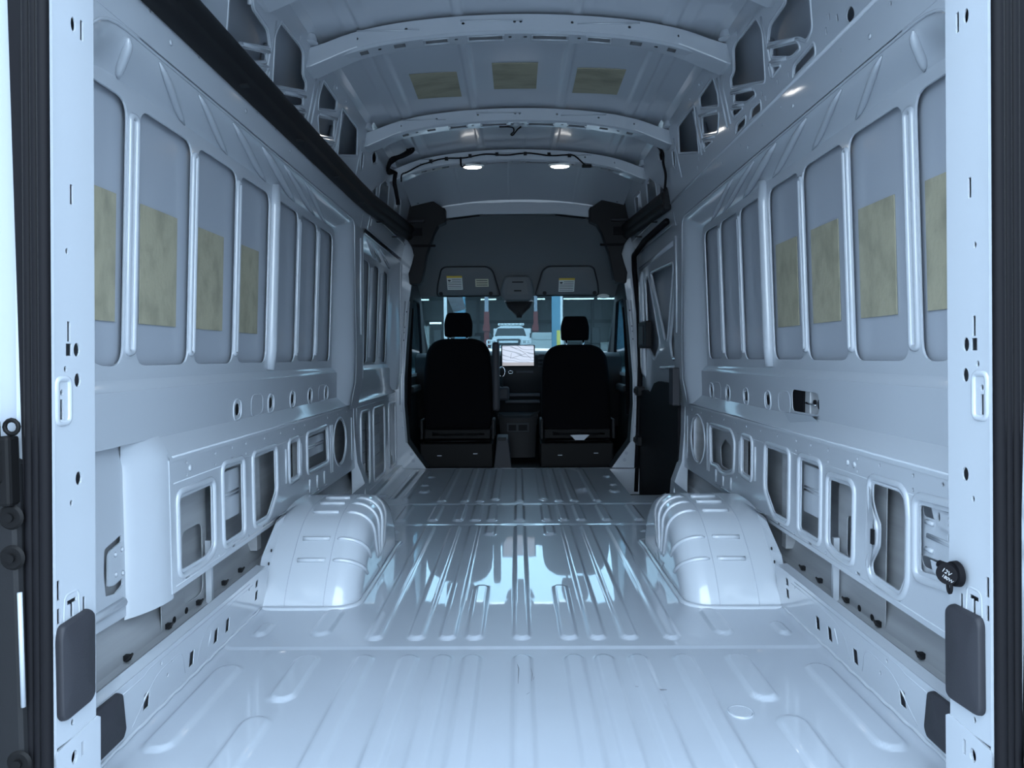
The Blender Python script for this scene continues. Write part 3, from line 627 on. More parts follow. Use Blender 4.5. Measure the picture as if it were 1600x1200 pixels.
# ---------------------------------------------------------------- rear door frame
JH = [(1.30, 1.474, 'o'), (1.325, 1.474, 'v'), (1.293, 1.168, 'v'), (1.279, 1.064, 'r'), (1.283, .92, 'v'), (1.283, .887, 'q'), (1.306, .887, 'O'), (1.273, .852, 'r'), (1.308, .831, 'O'),
      (1.262, .81, 'r'), (1.262, .78, 'v'), (1.31, .648, 'O'), (1.288, .606, 'r'), (1.250, .456, 'v'), (1.288, .412, 'T'), (1.325, .406, 'w'), (1.250, .409, 'w'), (1.288, .196, 'r'), (1.289, .129, 'O'), (1.314, .131, 'w')]
def jamb(s, n):
    x0 = .826 if s < 0 else .815
    Xj = lambda z: x0 - .025 * (z - .87)
    side = 'left' if s < 0 else 'right'
    J = empty('trim_%d' % n, (s * .83, 1.3, 0), kind='structure', cat='door frame', label='white painted %s pillar of the rear door opening with punched holes' % side)
    mpj = lambda u, v, q: (s * (Xj(v) - q), u, v)
    hs = []
    for y, z, k in JH:
        if k == 'o': hs.append(ell(y, z, .007, .013, 12))
        elif k == 'O': hs.append(ell(y, z, .009, .013, 12))
        elif k == 'r': hs.append(ell(y, z, .004, .006, 10))
        elif k == 'v': hs.append(rect(y - .004, z - .018, y + .004, z + .018))
        elif k == 'w': hs.append(rect(y - .004, z - .014, y + .004, z + .014))
        elif k == 'q': hs.append(rect(y - .008, z - .011, y + .008, z + .011))
        elif k == 'T': hs.append([(y - .013, z + .016), (y + .013, z + .016), (y + .013, z + .008), (y + .004, z + .008), (y + .004, z - .018), (y - .004, z - .018), (y - .004, z + .008), (y - .013, z + .008)])
    pj = panel('door_jamb', [(1.242, .17), (1.362, .162), (1.362, 1.9), (1.242, 1.9)], [h for h in hs if min(p[1] for p in h) > .172], .003, mpj, PAINT, J, bevel=.001)
    pl_ = panel('jamb_lower', [(1.236, -.1), (1.372, -.1), (1.372, .163), (1.362, .17), (1.242, .165), (1.236, .155)], [h for h in hs if max(p[1] for p in h) < .16], .006, mpj, PAINT, J, bevel=.002)
    # dark hollow of the pillar behind the holes
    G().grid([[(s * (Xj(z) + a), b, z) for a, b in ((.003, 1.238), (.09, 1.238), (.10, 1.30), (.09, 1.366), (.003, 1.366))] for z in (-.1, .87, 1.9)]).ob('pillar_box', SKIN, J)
    # pressed frame round the upper latch holes, rounded rear edge
    G().tube([mpj(u, v, .001) for u, v in fillet([(1.248, .755), (1.285, .755), (1.285, .835), (1.248, .835)], .012, 4)], .006, 8, True).ob('pressed_frame', PAINT, pj, smooth=True)
    G().tube([mpj(u, v, .000) for u, v in fillet([(1.265, .385), (1.312, .385), (1.308, .44), (1.268, .44)], .012, 4)], .004, 8, True).ob('pressed_frame', PAINT, pj, smooth=True)
    rows = []
    for z in np.linspace(-.1, 1.9, 9):
        rows.append([(s * (Xj(z) - .003), 1.243, z), (s * (Xj(z) + .000), 1.234, z), (s * (Xj(z) + .006), 1.228, z), (s * (Xj(z) + .016), 1.224, z), (s * (Xj(z) + .05), 1.222, z)])
    G().grid(rows).ob('jamb_edge', PAINT, J, smooth=True)
    # rear return panel closing the pillar outside
    rows = []
    for z in np.linspace(-.1, 2.1, 9):
        rows.append([(s * (Xj(z) + .035), 1.222, z), (s * (Xj(z) + .050), 1.225, z), (s * (Xj(z) + .062), 1.24, z), (s * (Xj(z) + .13), 1.24, z), (s * 1.06, 1.27, z)])
    G().grid(rows).ob('outer_corner', PAINT, J, smooth=True, angle=30)
    S = empty('door_seal', (s * .85, 1.21, 0), cat='door seal', group='rear door seals', label='ribbed black rubber door seal on the %s rear pillar' % side)
    for k, (dx, r_) in enumerate(((-.006, .010), (.009, .009), (.024, .009))):
        G().tube([(s * (Xj(z) + dx), 1.212 + .003 * k, z) for z in np.linspace(-.12, 1.9, 12)], r_, 10).ob('seal_lip', RUBBER, S, smooth=True)
    G().box((s * (Xj(.5) + .004), 1.214, -.12), (s * (Xj(.5) + .03), 1.224, 1.9)).ob('seal_base', RUBBER, S)
    # black bump pad
    pp = fillet([(1.240, .372), (1.246, .392), (1.330, .396), (1.343, .385), (1.343, .222), (1.331, .213), (1.256, .212), (1.243, .226)], .008, 3) if s < 0 else \
         fillet([(1.256, .385), (1.264, .397), (1.346, .394), (1.359, .382), (1.359, .212), (1.348, .206), (1.268, .212), (1.255, .226)], .008, 3)
    g = pillow_geo(pp, .012, lambda u, v, q: mpj(u, v, .0035 + q), 4, .07)
    g.ob('bump_pad', DKGREY, None, smooth=True, angle=60, label='charcoal plastic bump pad on the %s rear door pillar' % side, cat='bump pad', group='rear pillar bump pads')
    kz = lambda u, v, q: (s * (.908 - v * .10 - q), u, v)
    P = fillet([(1.40, .145), (1.515, .142), (1.53, .133), (1.556, .04), (1.548, .022), (1.40, .022)], .006, 3)
    pillow_geo(P, .010, lambda u, v, q: kz(u, v, .0045 + q), 3, .05).ob('corner_pad', DKGREY, None, smooth=True, angle=60,
        label='small charcoal corner cover at the foot of the %s wall by the rear door' % side, cat='corner cover', group='rear corner covers')
    # hinge side: latch bar, hinge and rear door edge seen past the seal
    D = empty('door_%d' % n, (s * .95, 1.3, 0), kind='structure', cat='rear door', label='edge of the open %s rear door with black hinge hardware' % side)
    G().box((s * .905, 1.27, .72), (s * 1.03, 1.33, 1.95)).ob('door_edge', PAINT, D, bevel=.012)
    G().box((s * .893, 1.262, .72), (s * .912, 1.30, 1.22)).ob('door_fold', PAINT, D, bevel=.006)
    G().box((s * .868, 1.20, -.2), (s * 1.1, 1.23, .70)).ob('hinge_cover', PLAST, D, bevel=.01)
    G().box((s * .868, 1.185, .62), (s * .89, 1.215, .74)).box((s * .88, 1.18, .66), (s * .96, 1.21, .72)).box((s * .888, 1.175, .70), (s * .93, 1.20, .77)).ob('check_arm', STEELD, D, bevel=.006)
    G().tube([(s * .872 + .012 * math.cos(a), 1.20, .755 + .012 * math.sin(a)) for a in np.linspace(0, 6.28, 13)[:-1]], .004, 6, True).ob('check_ring', STEELD, D, smooth=True)
    for z in (.60, .53, .17): G().disc((s * .878, 1.20, z), .022, (0, -1, 0), .004, 20, .018).disc((s * .878, 1.195, z), .008, (0, -1, 0), .004, 12).ob('hinge_bolt', STEELD, D, smooth=True, angle=40)
    G().tube([(s * .866, 1.198, .47), (s * .866, 1.198, .27)], .004, 8).ob('lock_rod', SKIN, D, smooth=True)
    # unseen door leaf, added square to the van to block side light
    rows = [[(s * (.955 + .075 * k), 1.19 - t * .80, z) for t in (0, .08, .92, 1)] for k, z in ((0, -.15), (0, .9), (0, 1.5), (.3, 1.95))]
    G().grid(rows).ob('door_leaf', PAINT, D); G().grid([[(x + s * .06, y, z) for x, y, z in r_] for r_ in rows]).ob('door_outer', PAINT, D)
    return J
jamb(-1, 1); jamb(1, 2)
G().box((-.95, 1.2, 1.86), (.95, 1.34, 2.2)).ob('trim_3', PAINT, None, kind='structure', label='white header over the rear door opening', cat='door frame')
G().box((-.95, 1.12, -.2), (.95, 1.30, -.012)).ob('trim_4', PAINT, None, kind='structure', label='white rear sill under the load floor', cat='sill')
# 12 volt outlet cap hanging from the right pillar
cp = empty('outlet_cap', (.80, 1.318, .46), label='black rubber 12V outlet cap hanging on the right rear pillar', cat='outlet cap')
n_ = Vector((-.80, -.60, .05)).normalized()
G().disc(Vector((.812, 1.318, .459)), .024, (-1, 0, 0), .010, 24, .023).ob('socket_ring', RUBBER, cp, smooth=True, angle=40)
c0 = Vector((.797, 1.322, .458)); G().disc(c0, .021, n_, .008, 24, .019).ob('cap', RUBBER, cp, smooth=True, angle=40)
G().tube([c0 + Vector((.004, .012, .006)), c0 + Vector((-.002, .028, .012))], [.012, .007], 8).ob('cap_tab', RUBBER, cp, smooth=True)
G().tube([c0 + Vector((.0, -.004, -.022)) + Vector((.0, .006 * math.cos(a), .013 * math.sin(a))) for a in np.linspace(0, 6.28, 13)[:-1]], .0032, 6, True).ob('strap_loop', RUBBER, cp, smooth=True)
def text(body, size, mw, m, parent, name='lettering', thick=.0006, align='CENTER'):
    cu = bpy.data.curves.new(name, 'FONT'); cu.body = body; cu.size = size; cu.align_x = align; cu.align_y = 'CENTER'; cu.extrude = thick
    t0 = bpy.data.objects.new('tmp_text', cu); COL.objects.link(t0); bpy.context.view_layer.update()
    me = bpy.data.meshes.new_from_object(t0.evaluated_get(bpy.context.evaluated_depsgraph_get())); bpy.data.objects.remove(t0); bpy.data.curves.remove(cu)
    me.materials.clear(); me.materials.append(m); o = bpy.data.objects.new(name, me); COL.objects.link(o)
    o.parent = parent; o.matrix_parent_inverse = Matrix.Translation(-Vector(parent.location)); o.matrix_basis = mw; return o
zax = n_; xax = Vector((0, 0, 1)).cross(zax).normalized(); yax = zax.cross(xax)
rot = Matrix((xax, yax, zax)).transposed().to_4x4() @ Matrix.Rotation(-.45, 4, 'Z')
text('12V', .011, Matrix.Translation(c0 + n_ * .0085 + yax * .004) @ rot, TEXTW, cp); text('180W', .0085, Matrix.Translation(c0 + n_ * .0085 - yax * .008 + xax * .002) @ rot, TEXTW, cp)

# ---------------------------------------------------------------- wheel arches
def catmull(P, n=6):
    out = []; P = [Vector(p) for p in P]
    for i in range(len(P) - 1):
        p0 = P[max(i - 1, 0)]; p1 = P[i]; p2 = P[i + 1]; p3 = P[min(i + 2, len(P) - 1)]
        for k in range(n):
            t = k / n
            out.append(.5 * ((2 * p1) + (p2 - p0) * t + (2 * p0 - 5 * p1 + 4 * p2 - p3) * t * t + (3 * p1 - p0 - 3 * p2 + p3) * t ** 3))
    out.append(P[-1]); return out
ARC = catmull([(2.445, -.012), (2.462, .035), (2.535, .125), (2.635, .210), (2.725, .255), (2.83, .276), (2.95, .281), (3.07, .273), (3.19, .235), (3.28, .155), (3.33, .06), (3.345, -.012)])
def arch(s):
    side = 'left' if s < 0 else 'right'
    A = empty('wheel_arch', (s * .75, 2.9, 0), cat='wheel arch', group='rear wheel arches', label='glossy white stamped wheel arch box on the %s side of the floor' % side)
    N = len(ARC); nrm = []
    for i in range(N):
        t = (ARC[min(i + 1, N - 1)] - ARC[max(i - 1, 0)]).normalized(); nrm.append(Vector((-t.y, t.x)))   # outward is up/back
    R = .085; XO, XI = .925, .578
    def Wp(i, t, q=0.0):
        """t metres across from the outer edge, q proud of the surface"""
        i = max(0, min(N - 1, i)); i0 = int(i); f = i - i0; i1 = min(i0 + 1, N - 1)
        p = ARC[i0].lerp(ARC[i1], f); n = nrm[i0].lerp(nrm[i1], f)
        fl = XO - (XI + R)
        if t <= fl: X = XO - t + 0; dn = 0; q2 = q; nx = 0
        elif t <= fl + R * math.pi / 2:
            a = (t - fl) / R; X = XI + R - R * math.sin(a); dn = R * (1 - math.cos(a)); q2 = q * math.cos(a); nx = q * math.sin(a); X -= nx
        else:
            X = XI - q; dn = R + (t - fl - R * math.pi / 2); q2 = 0
        c = Vector((2.9, -.012)); pt = p + n * q2
        if dn: 
            d = (c - p); L = d.length; dirn = (-n).lerp(d.normalized(), min(1, dn / max(L, .05))).normalized() if L > .01 else -n
            pt = p + dirn * min(dn, L * .98) + n * q2
        return (s * X, pt.x, max(pt.y, -.012))
    fl = XO - XI - R; T = list(np.linspace(0, fl, 6)) + [fl + R * a for a in np.linspace(.2, math.pi / 2, 7)] + [fl + R * math.pi / 2 + d for d in (.02, .05, .1, .16, .24, .4)]
    G().grid([[Wp(i, t) for i in range(N)] for t in T]).ob('shell', PAINT, A, smooth=True)
    def at_y(y): return min(range(N), key=lambda i: abs(ARC[i].x - y) + (0 if i < N * .6 else 9))
    for y in (2.545, 2.615, 2.755, 2.85, 2.94):
        i = next(k for k in range(N - 1) if ARC[k + 1].x > y); i = i + (y - ARC[i].x) / (ARC[i + 1].x - ARC[i].x)
        G().tube([Wp(i, t, .001) for t in np.linspace(.115, .215, 5)], .0085, 8).ob('emboss_bar', PAINT, A, smooth=True)
        top = y > 2.7
        T2 = np.linspace(fl - .02, fl + R * math.pi / 2 + (.14 if top else .05), 16)
        G().tube([Wp(i, t, .0) for t in T2], [.003] + [.008] * 14 + [.003], 8).ob('corner_rib', PAINT, A, smooth=True)
    for y in (3.03, 3.12):
        i = at_y(y); T2 = np.linspace(fl + .02, fl + R * math.pi / 2 + .14, 14)
        G().tube([Wp(i, t, 0) for t in T2], [.003] + [.008] * 12 + [.003], 8).ob('corner_rib', PAINT, A, smooth=True)
    for t in (.095, .232): G().tube([Wp(i, t, -.0004) for i in range(N)], .0016, 6).ob('weld_line', SKIN, A, smooth=True)
    # flange and sealer round the foot
    P = [(s * .935, 2.435, -.006), (s * .80, 2.432, -.006), (s * .66, 2.435, -.006), (s * .61, 2.45, -.006), (s * .578, 2.49, -.006), (s * .572, 2.6, -.006), (s * .572, 3.2, -.006), (s * .60, 3.35, -.006), (s * .92, 3.36, -.006)]
    G().tube(catmull(P, 5), .010, 8).ob('foot_flange', PAINT, A, smooth=True)
    # tail plate joining arch and wall
    g = G(); g.grid([[(s * .925, 2.40, .0), (s * .925, 2.50, .16), (s * .93, 2.66, .24), (s * .94, 2.70, .245)], [(s * .905, 2.43, 0), (s * .905, 2.56, .16), (s * .91, 2.72, .262), (s * .915, 2.76, .27)]]); g.ob('side_flange', PAINT, A)
    g = G(); g.grid([[(s * .955, y, .25), (s * .93, y, .265), (s * .90, y, .277)] for y in (2.66, 2.8, 3.0, 3.3)]); g.ob('top_flange', PAINT, A, smooth=True)
    for y, z in ((2.52, .13), (2.49, .085), (2.55, .17)): G().disc((s * .908, y, z), .006, (-s, 0, 0), .002, 8).ob('flange_plug', PLAST, A)
arch(-1); arch(1)

# ---------------------------------------------------------------- damping pads
def wall_pad(s, y0, y1, z0, z1, label):
    Xs = lambda z: (.998 - (z - 1.2) * .04) - .001
    g = G(); V = []
    for q in (0, .003):
        for u, v in ((y0, z0), (y1, z0), (y1, z1), (y0, z1)): V.append((s * (Xs(v) - q), u, v))
    g.add(V, [(3, 2, 1, 0), (4, 5, 6, 7), (0, 1, 5, 4), (1, 2, 6, 5), (2, 3, 7, 6), (3, 0, 4, 7)])
    g.ob('damping_pad', TAN, None, label=label, cat='damping pad', group='tan damping pads on the %s wall' % ('left' if s < 0 else 'right'))
nm = ['nearest the rear door, partly behind the pillar', 'second from the rear door', 'third from the rear door', 'fourth and farthest from the rear door']
for k, (a, b) in enumerate(((1.55, 1.752), (1.868, 2.066), (2.196, 2.392), (2.528, 2.715))): wall_pad(-1, a, b, .962, 1.275, 'tan damping pad on the left wall, ' + nm[k])
for k, (a, b) in enumerate(((1.55, 1.762), (1.905, 2.102), (2.236, 2.438), (2.562, 2.765))): wall_pad(1, a, b, .976, 1.293, 'tan damping pad on the right wall, ' + nm[k])
for nmx, a, b, y0, y1 in (('left', -.497, -.282, 3.32, 3.625), ('middle', -.116, .093, 3.264, 3.57), ('right', .274, .492, 3.287, 3.59)):
    rz = lambda x, y: float(roof_z(np.array([x]), np.array([y]))[0]) - .002
    us = np.linspace(a, b, 7); g = G()
    dy = lambda u: -.02 * (u - (a + b) / 2) / (b - a) * (-2 if nmx == 'left' else 2 if nmx == 'right' else 0) * .9
    g.grid([[(u, y + dy(u) , rz(u, y) - q) for u in us] for q, y in ((0, y0), (.003, y0), (.003, y1), (0, y1))])
    g.ob('roof_pad', TANR, None, label='tan damping pad on the roof, %s of three' % nmx, cat='damping pad', group='tan damping pads on the roof')

# ---------------------------------------------------------------- black curtain tube on the cant rails
def rail_tube(s, y0, y1, label):
    T = empty('curtain_tube', (s * .85, y0, 1.75), label=label, cat='rail tube')
    ys = np.linspace(y0, y1, 14); rows = []
    for y in ys:
        f = np.clip((y - 4.0) / 1.35, 0, 1); cx = .850 - .045 * f; cz = 1.757 + .05 * f
        sec = [(.024, -.060), (.004, -.058), (-.012, -.048), (-.018, -.030), (-.012, -.014), (-.014, -.008), (-.026, .006), (-.028, .028), (-.018, .048), (.0, .060), (.02, .062)]
        rows.append([(s * (cx + a), y, cz + b) for a, b in sec])
    g = G().grid(rows); g.add(rows[0], [tuple(range(len(rows[0])))]).add(rows[-1], [tuple(range(len(rows[0])))])
    g.ob('tube', PLAST, T, smooth=True, angle=40)
    for y in np.arange(y0 + .35, y1, .55): G().box((s * .825, y - .012, 1.70), (s * .87, y + .012, 1.705)).ob('clip', PLAST, T)
    return T
t_ = rail_tube(-1, 1.30, 5.36, 'long black padded tube running along the top of the left wall')
t_ = rail_tube(1, 4.12, 5.36, 'short black padded tube over the sliding door on the right')
G().box((.832, 4.08, 1.70), (.875, 4.14, 1.83)).ob('end_cap', PLAST, t_, bevel=.012)

# ---------------------------------------------------------------- dome lamps and wiring
for x, nmx in ((-.288, 'left'), (.272, 'right')):
    L_ = empty('dome_lamp', (x, 4.62, 2.09), label='lit oval dome lamp on the roof bow, %s one' % nmx, cat='lamp', group='dome lamps')
    P = ell(0, 0, .075, .034, 24)
    pillow_geo(P, .012, lambda u, v, q: (x + u, 4.615 + v, 2.100 - q), 3, .25).ob('bezel', WHITEL, L_, smooth=True, angle=50)
    P = ell(0, 0, .060, .026, 24)
    pillow_geo(P, .010, lambda u, v, q: (x + u, 4.613 + v, 2.090 - q), 3, .4).ob('lens', LAMP, L_, smooth=True)
zb = lambda x: 2.118 - .085 * (abs(x) / .8) ** 2 - .045 * (abs(x) / .8) ** 6
hn = empty('wiring_harness', (-.78, 4.5, 2.0), label='black wiring harness strung along the lamp bow and down the left side', cat='wiring')
P = [(-.74, 4.56, 1.985), (-.735, 4.555, 2.03), (-.70, 4.555, 2.045)] + [(x, 4.555, zb(x) + .035 + .006 * math.sin(x * 23)) for x in np.linspace(-.62, .36, 18)] + [(.42, 4.56, 2.09), (.45, 4.57, 2.078)]
G().tube(catmull(P, 3), .0045, 6).ob('bow_cable', RUBBER, hn, smooth=True)
for x in (-.55, -.45, -.30, -.13, .05, .2, .33): G().box((x - .010, 4.545, zb(x) + .026), (x + .010, 4.556, zb(x) + .046)).ob('cable_clip', PLAST, hn)
G().box((.41, 4.555, 2.068), (.47, 4.58, 2.086)).ob('connector', PLAST, hn, bevel=.004)
G().tube(catmull([(-.36, 4.555, 2.135), (-.358, 4.55, 2.09), (-.35, 4.55, 2.075), (-.33, 4.552, 2.085)], 4), .005, 6).ob('pigtail', RUBBER, hn, smooth=True)
G().tube(catmull([(-.765, 4.50, 2.03), (-.78, 4.54, 1.98), (-.775, 4.56, 1.93), (-.772, 4.60, 1.88), (-.77, 4.61, 1.85)], 5), .013, 8).ob('down_cable', RUBBER, hn, smooth=True)
for dx, r_ in ((0, .011), (.02, .009), (-.015, .008)):
    G().tube(catmull([(-.77 + dx * .2, 4.50, 2.03), (-.80, 4.42, 2.02 + dx), (-.76 + dx, 4.36, 2.07), (-.70 + dx, 4.35, 2.09), (-.655 + dx, 4.36, 2.12), (-.655 + dx, 4.36, 2.145)], 4), r_, 6).ob('branch_cable', RUBBER, hn, smooth=True)
for dx in (-.022, .012): G().box((-.665 + dx, 4.345, 2.135), (-.645 + dx, 4.37, 2.165)).ob('connector', PLAST, hn)
wr = empty('roof_wire', (.75, 3.95, 2.0), label='thin black wire running down the right upper side panel', cat='wiring')
G().tube(catmull([(.70, 3.90, 2.05), (.745, 3.93, 2.03), (.80, 3.97, 1.99), (.81, 4.0, 1.94), (.83, 4.03, 1.88), (.83, 4.06, 1.80)], 5), .007, 6).ob('wire', RUBBER, wr, smooth=True)
hk = empty('wire_hook', (0, 3.9, 2.1), label='small black wire hook hanging from the second visible bow', cat='hook')
G().tube(catmull([(-.10, 3.90, 2.115), (-.03, 3.90, 2.112), (-.02, 3.90, 2.09), (-.035, 3.90, 2.075), (-.025, 3.90, 2.07), (.0, 3.90, 2.1), (.02, 3.9, 2.115)], 5), .004, 6).ob('hook_wire', RUBBER, hk, smooth=True)
# ---------------------------------------------------------------- sliding door (right)
SD = empty('door_3', (.95, 4.8, 0), kind='structure', cat='sliding door', label='closed white sliding side door with a black lower trim panel')
mps = lambda u, v, q: (.958 - max(0, v - 1.2) * .10 - q, u, v)
vh = [fillet([(4.30, 1.42), (4.98, 1.44), (4.62, .98), (4.56, .98)], .03, 4), fillet([(5.10, 1.42), (5.22, 1.42), (5.22, .95), (4.98, .85), (4.80, .95)], .03, 4), fillet([(4.22, 1.36), (4.46, .95), (4.40, .86), (4.22, .86)], .02, 4)]
dp = panel('inner_panel', dense([(4.14, .58), (5.46, .50), (5.46, 1.56), (5.38, 1.63), (4.14, 1.63)], .25), vh, .005, mps, PAINT, SD, bevel=.002)
for h in vh: G().tube([mps(u, v, .004) for u, v in offset(h, .014)], .009, 8, True).ob('swage', PAINT, dp, smooth=True)
G().grid([[(1.01, y, z) for y in (4.10, 5.52)] for z in (-.25, .9)] + [[(.985, y, z) for y in (4.10, 5.52)] for z in (1.3, 1.7)]).ob('door_skin', SKIN, SD, smooth=True)
G().tube([mps(4.2, 1.535, .004), mps(5.36, 1.52, .004)], .014, 8).ob('upper_swage', PAINT, dp, smooth=True)
G().tube([mps(4.2, .80, .004), mps(4.75, .79, .004)], .012, 8).ob('lower_swage', PAINT, dp, smooth=True)
pillow_geo(fillet([(5.30, .70), (5.40, .70), (5.38, 1.5), (5.28, 1.5)], .03, 4), .035, lambda u, v, q: mps(u, v, q), 4, .3).ob('edge_column', PAINT, dp, smooth=True)
panel('lower_trim', fillet([(4.15, -.2), (5.47, -.2), (5.47, .60), (5.20, .62), (5.05, .60), (4.88, .68), (4.72, .70), (4.15, .70)], .02, 3), [], .02, lambda u, v, q: (.950 - q, u, v), RUBBER, SD, bevel=.006)
g = G().box((.905, 5.06, .925), (.955, 5.38, 1.12)); g.ob('latch_cover', PLAST, SD, bevel=.012)
G().box((.898, 5.14, .95), (.906, 5.30, 1.09)).ob('latch_face', DKGREY, SD, bevel=.006)
for z in (.60, .22): G().box((.90, 5.36, z - .035), (.955, 5.49, z + .035)).box((.89, 5.42, z - .02), (.91, 5.52, z + .02)).ob('hinge_block', PLAST, SD, bevel=.008)
ps = G(); ps.tube([(.905, 5.47, -.18), (.925, 5.47, .3), (.937, 5.46, .8), (.925, 5.46, 1.2), (.89, 5.45, 1.52), (.875, 5.38, 1.62), (.868, 4.9, 1.655), (.872, 4.2, 1.655)], .020, 8)
ps.ob('door_seal_loop', RUBBER, SD, smooth=True)
G().tube([(.955, 4.165, .58), (.96, 4.165, .85), (.945, 4.16, 1.0)], .012, 8).ob('rear_seal', RUBBER, SD, smooth=True)
sk = empty('striker_block', (.93, 4.1, .76), label='flat black striker block on the pillar behind the sliding door', cat='striker')
G().box((.872, 4.03, .585), (.915, 4.13, .80)).ob('block', DKGREY, sk, bevel=.006)

# ---------------------------------------------------------------- cab pillar ring
RG = empty('trim_5', (0, 5.5, 0), kind='structure', cat='cab pillar frame', label='white pillar ring around the opening to the cab with gusset plates')
half = [(.725, .0), (.872, .205), (.893, .50), (.89, .70), (.872, .95), (.842, 1.3), (.80, 1.56), (.71, 1.80), (.60, 1.93), (.3, 1.965)]
hole = [(-x, z) for x, z in half] + [(x, z) for x, z in half[::-1]]
prs = [ell(s * x, z, .005, .006, 8) for s in (-1, 1) for x, z in ((.888, 1.0), (.885, 1.06), (.862, 1.22), (.905, .75), (.91, .45), (.905, .32), (.88, 1.1))]
panel('ring', [(-1.0, -.03), (.93, -.03), (.93, .9), (.915, 1.4), (.90, 2.0), (.6, 2.05), (-.6, 2.05), (-.95, 2.0), (-1.0, 1.4)], [hole] + prs, .012, lambda u, v, q: (u, 5.515 - q, v), PAINT, RG, bevel=.003)
for s in (-1, 1):
    G().tube([(s * x, 5.50, z) for x, z in half[1:6]], .008, 8).ob('flange_bead', PAINT, RG, smooth=True)
    G().tube([(s * (x + .028), 5.50, z) for x, z in half[2:6]], .006, 8).ob('flange_bead', PAINT, RG, smooth=True)
    for x, z in ((.835, .115), (.822, .062)): G().disc((s * x, 5.501, z), .014, (0, -1, 0), .003, 16).ob('gusset_bolt', SKIN, RG)
    # grey inner trim of the pillar, cab side
    hb = [(x - .002, z) for x, z in half]
    rows = [[(s * x, 5.52, z) for x, z in hb], [(s * (x - .012), 5.60, z) for x, z in hb], [(s * (x + .02), 5.78, z) for x, z in hb]]
    G().grid(rows).ob('inner_trim', GREYP, RG, smooth=True)
G().box((.70, 5.46, -.2), (.94, 5.52, -.0)).ob('sill_plate', PAINT, RG)
for s in (-1, 1): G().box((s * .90, 5.518, -.25), (s * 1.05, 5.53, 2.02)).ob('pillar_closing_plate', SKIN, RG)

# ---------------------------------------------------------------- cab shell
def upper_bracket(s):
    side = 'left' if s < 0 else 'right'
    B = empty('pillar_shroud', (s * .7, 5.4, 1.7), label='black plastic shroud on the upper %s corner of the cab opening' % side, cat='shroud', group='cab corner shrouds')
    P = [(-.875, 2.06), (-.76, 2.07), (-.70, 2.09), (-.565, 1.995), (-.544, 1.99), (-.544, 1.885), (-.60, 1.86), (-.635, 1.80), (-.69, 1.64), (-.725, 1.45), (-.74, 1.425), (-.82, 1.42), (-.828, 1.50), (-.80, 1.58), (-.785, 1.64), (-.80, 1.70), (-.83, 1.75), (-.885, 1.80)]
    if s > 0: P = [(-a, b) for a, b in P]
    panel('shroud', P, [], .10, lambda u, v, q: (u, 5.49 - q, v), PLAST, B, bevel=.008)
    G().box((s * .70, 5.36, 1.88), (s * .86, 5.40, 1.90)).ob('shroud_rib', DKGREY, B, bevel=.004); G().box((s * .74, 5.36, 2.02), (s * .86, 5.40, 2.05)).ob('shroud_rib', DKGREY, B, bevel=.004)
    G().box((s * .62, 5.375, 1.70), (s * .80, 5.40, 1.715)).box((s * .72, 5.375, 1.78), (s * .80, 5.40, 1.84)).ob('shroud_recess', RUBBER, B, bevel=.003)
    G().box((s * .875, 5.20, 1.80), (s * .835, 5.38, 2.02)).ob('white_post', PAINT, B, bevel=.006, label='white steel post behind the shroud')
    return B
upper_bracket(-1); upper_bracket(1)
HL = empty('headliner', (0, 6.0, 1.7), kind='structure', cat='headliner', label='dark grey moulded headliner over the cab')
rear = [(.86, 1.36), (.82, 1.56), (.74, 1.78), (.62, 1.915), (.5, 1.945), (.25, 1.972), (0, 1.98)]
mid = [(.90, 1.34), (.875, 1.52), (.82, 1.68), (.70, 1.80), (.5, 1.83), (.25, 1.84), (0, 1.84)]
mid2 = [(.93, 1.33), (.92, 1.44), (.88, 1.56), (.76, 1.65), (.5, 1.67), (.25, 1.67), (0, 1.67)]
front = [(.96, 1.30), (.96, 1.36), (.94, 1.41), (.85, 1.425), (.5, 1.425), (.25, 1.425), (0, 1.425)]
sec = lambda P, y: [(-x, y, z) for x, z in P] + [(x, y, z) for x, z in P[-2::-1]]
G().grid([sec(rear, 5.53), sec([(a * .99, c) for a, c in rear], 5.60), sec(mid, 6.0), sec(mid2, 6.35), sec(front, 6.56)]).ob('liner', HEADL, HL, smooth=True)
G().grid([sec([(x, z - .012) for x, z in rear[2:]], 5.555), sec([(x * .985, z - .03) for x, z in rear[2:]], 5.66)]).ob('rear_lip', HEADL, HL, smooth=True)
G().grid([sec([(x + .05, z + .06) for x, z in P], y) for P, y in ((rear, 5.53), (mid, 6.0), (mid2, 6.35), (front, 6.62))]).ob('cab_roof', PAINT, HL, smooth=True)
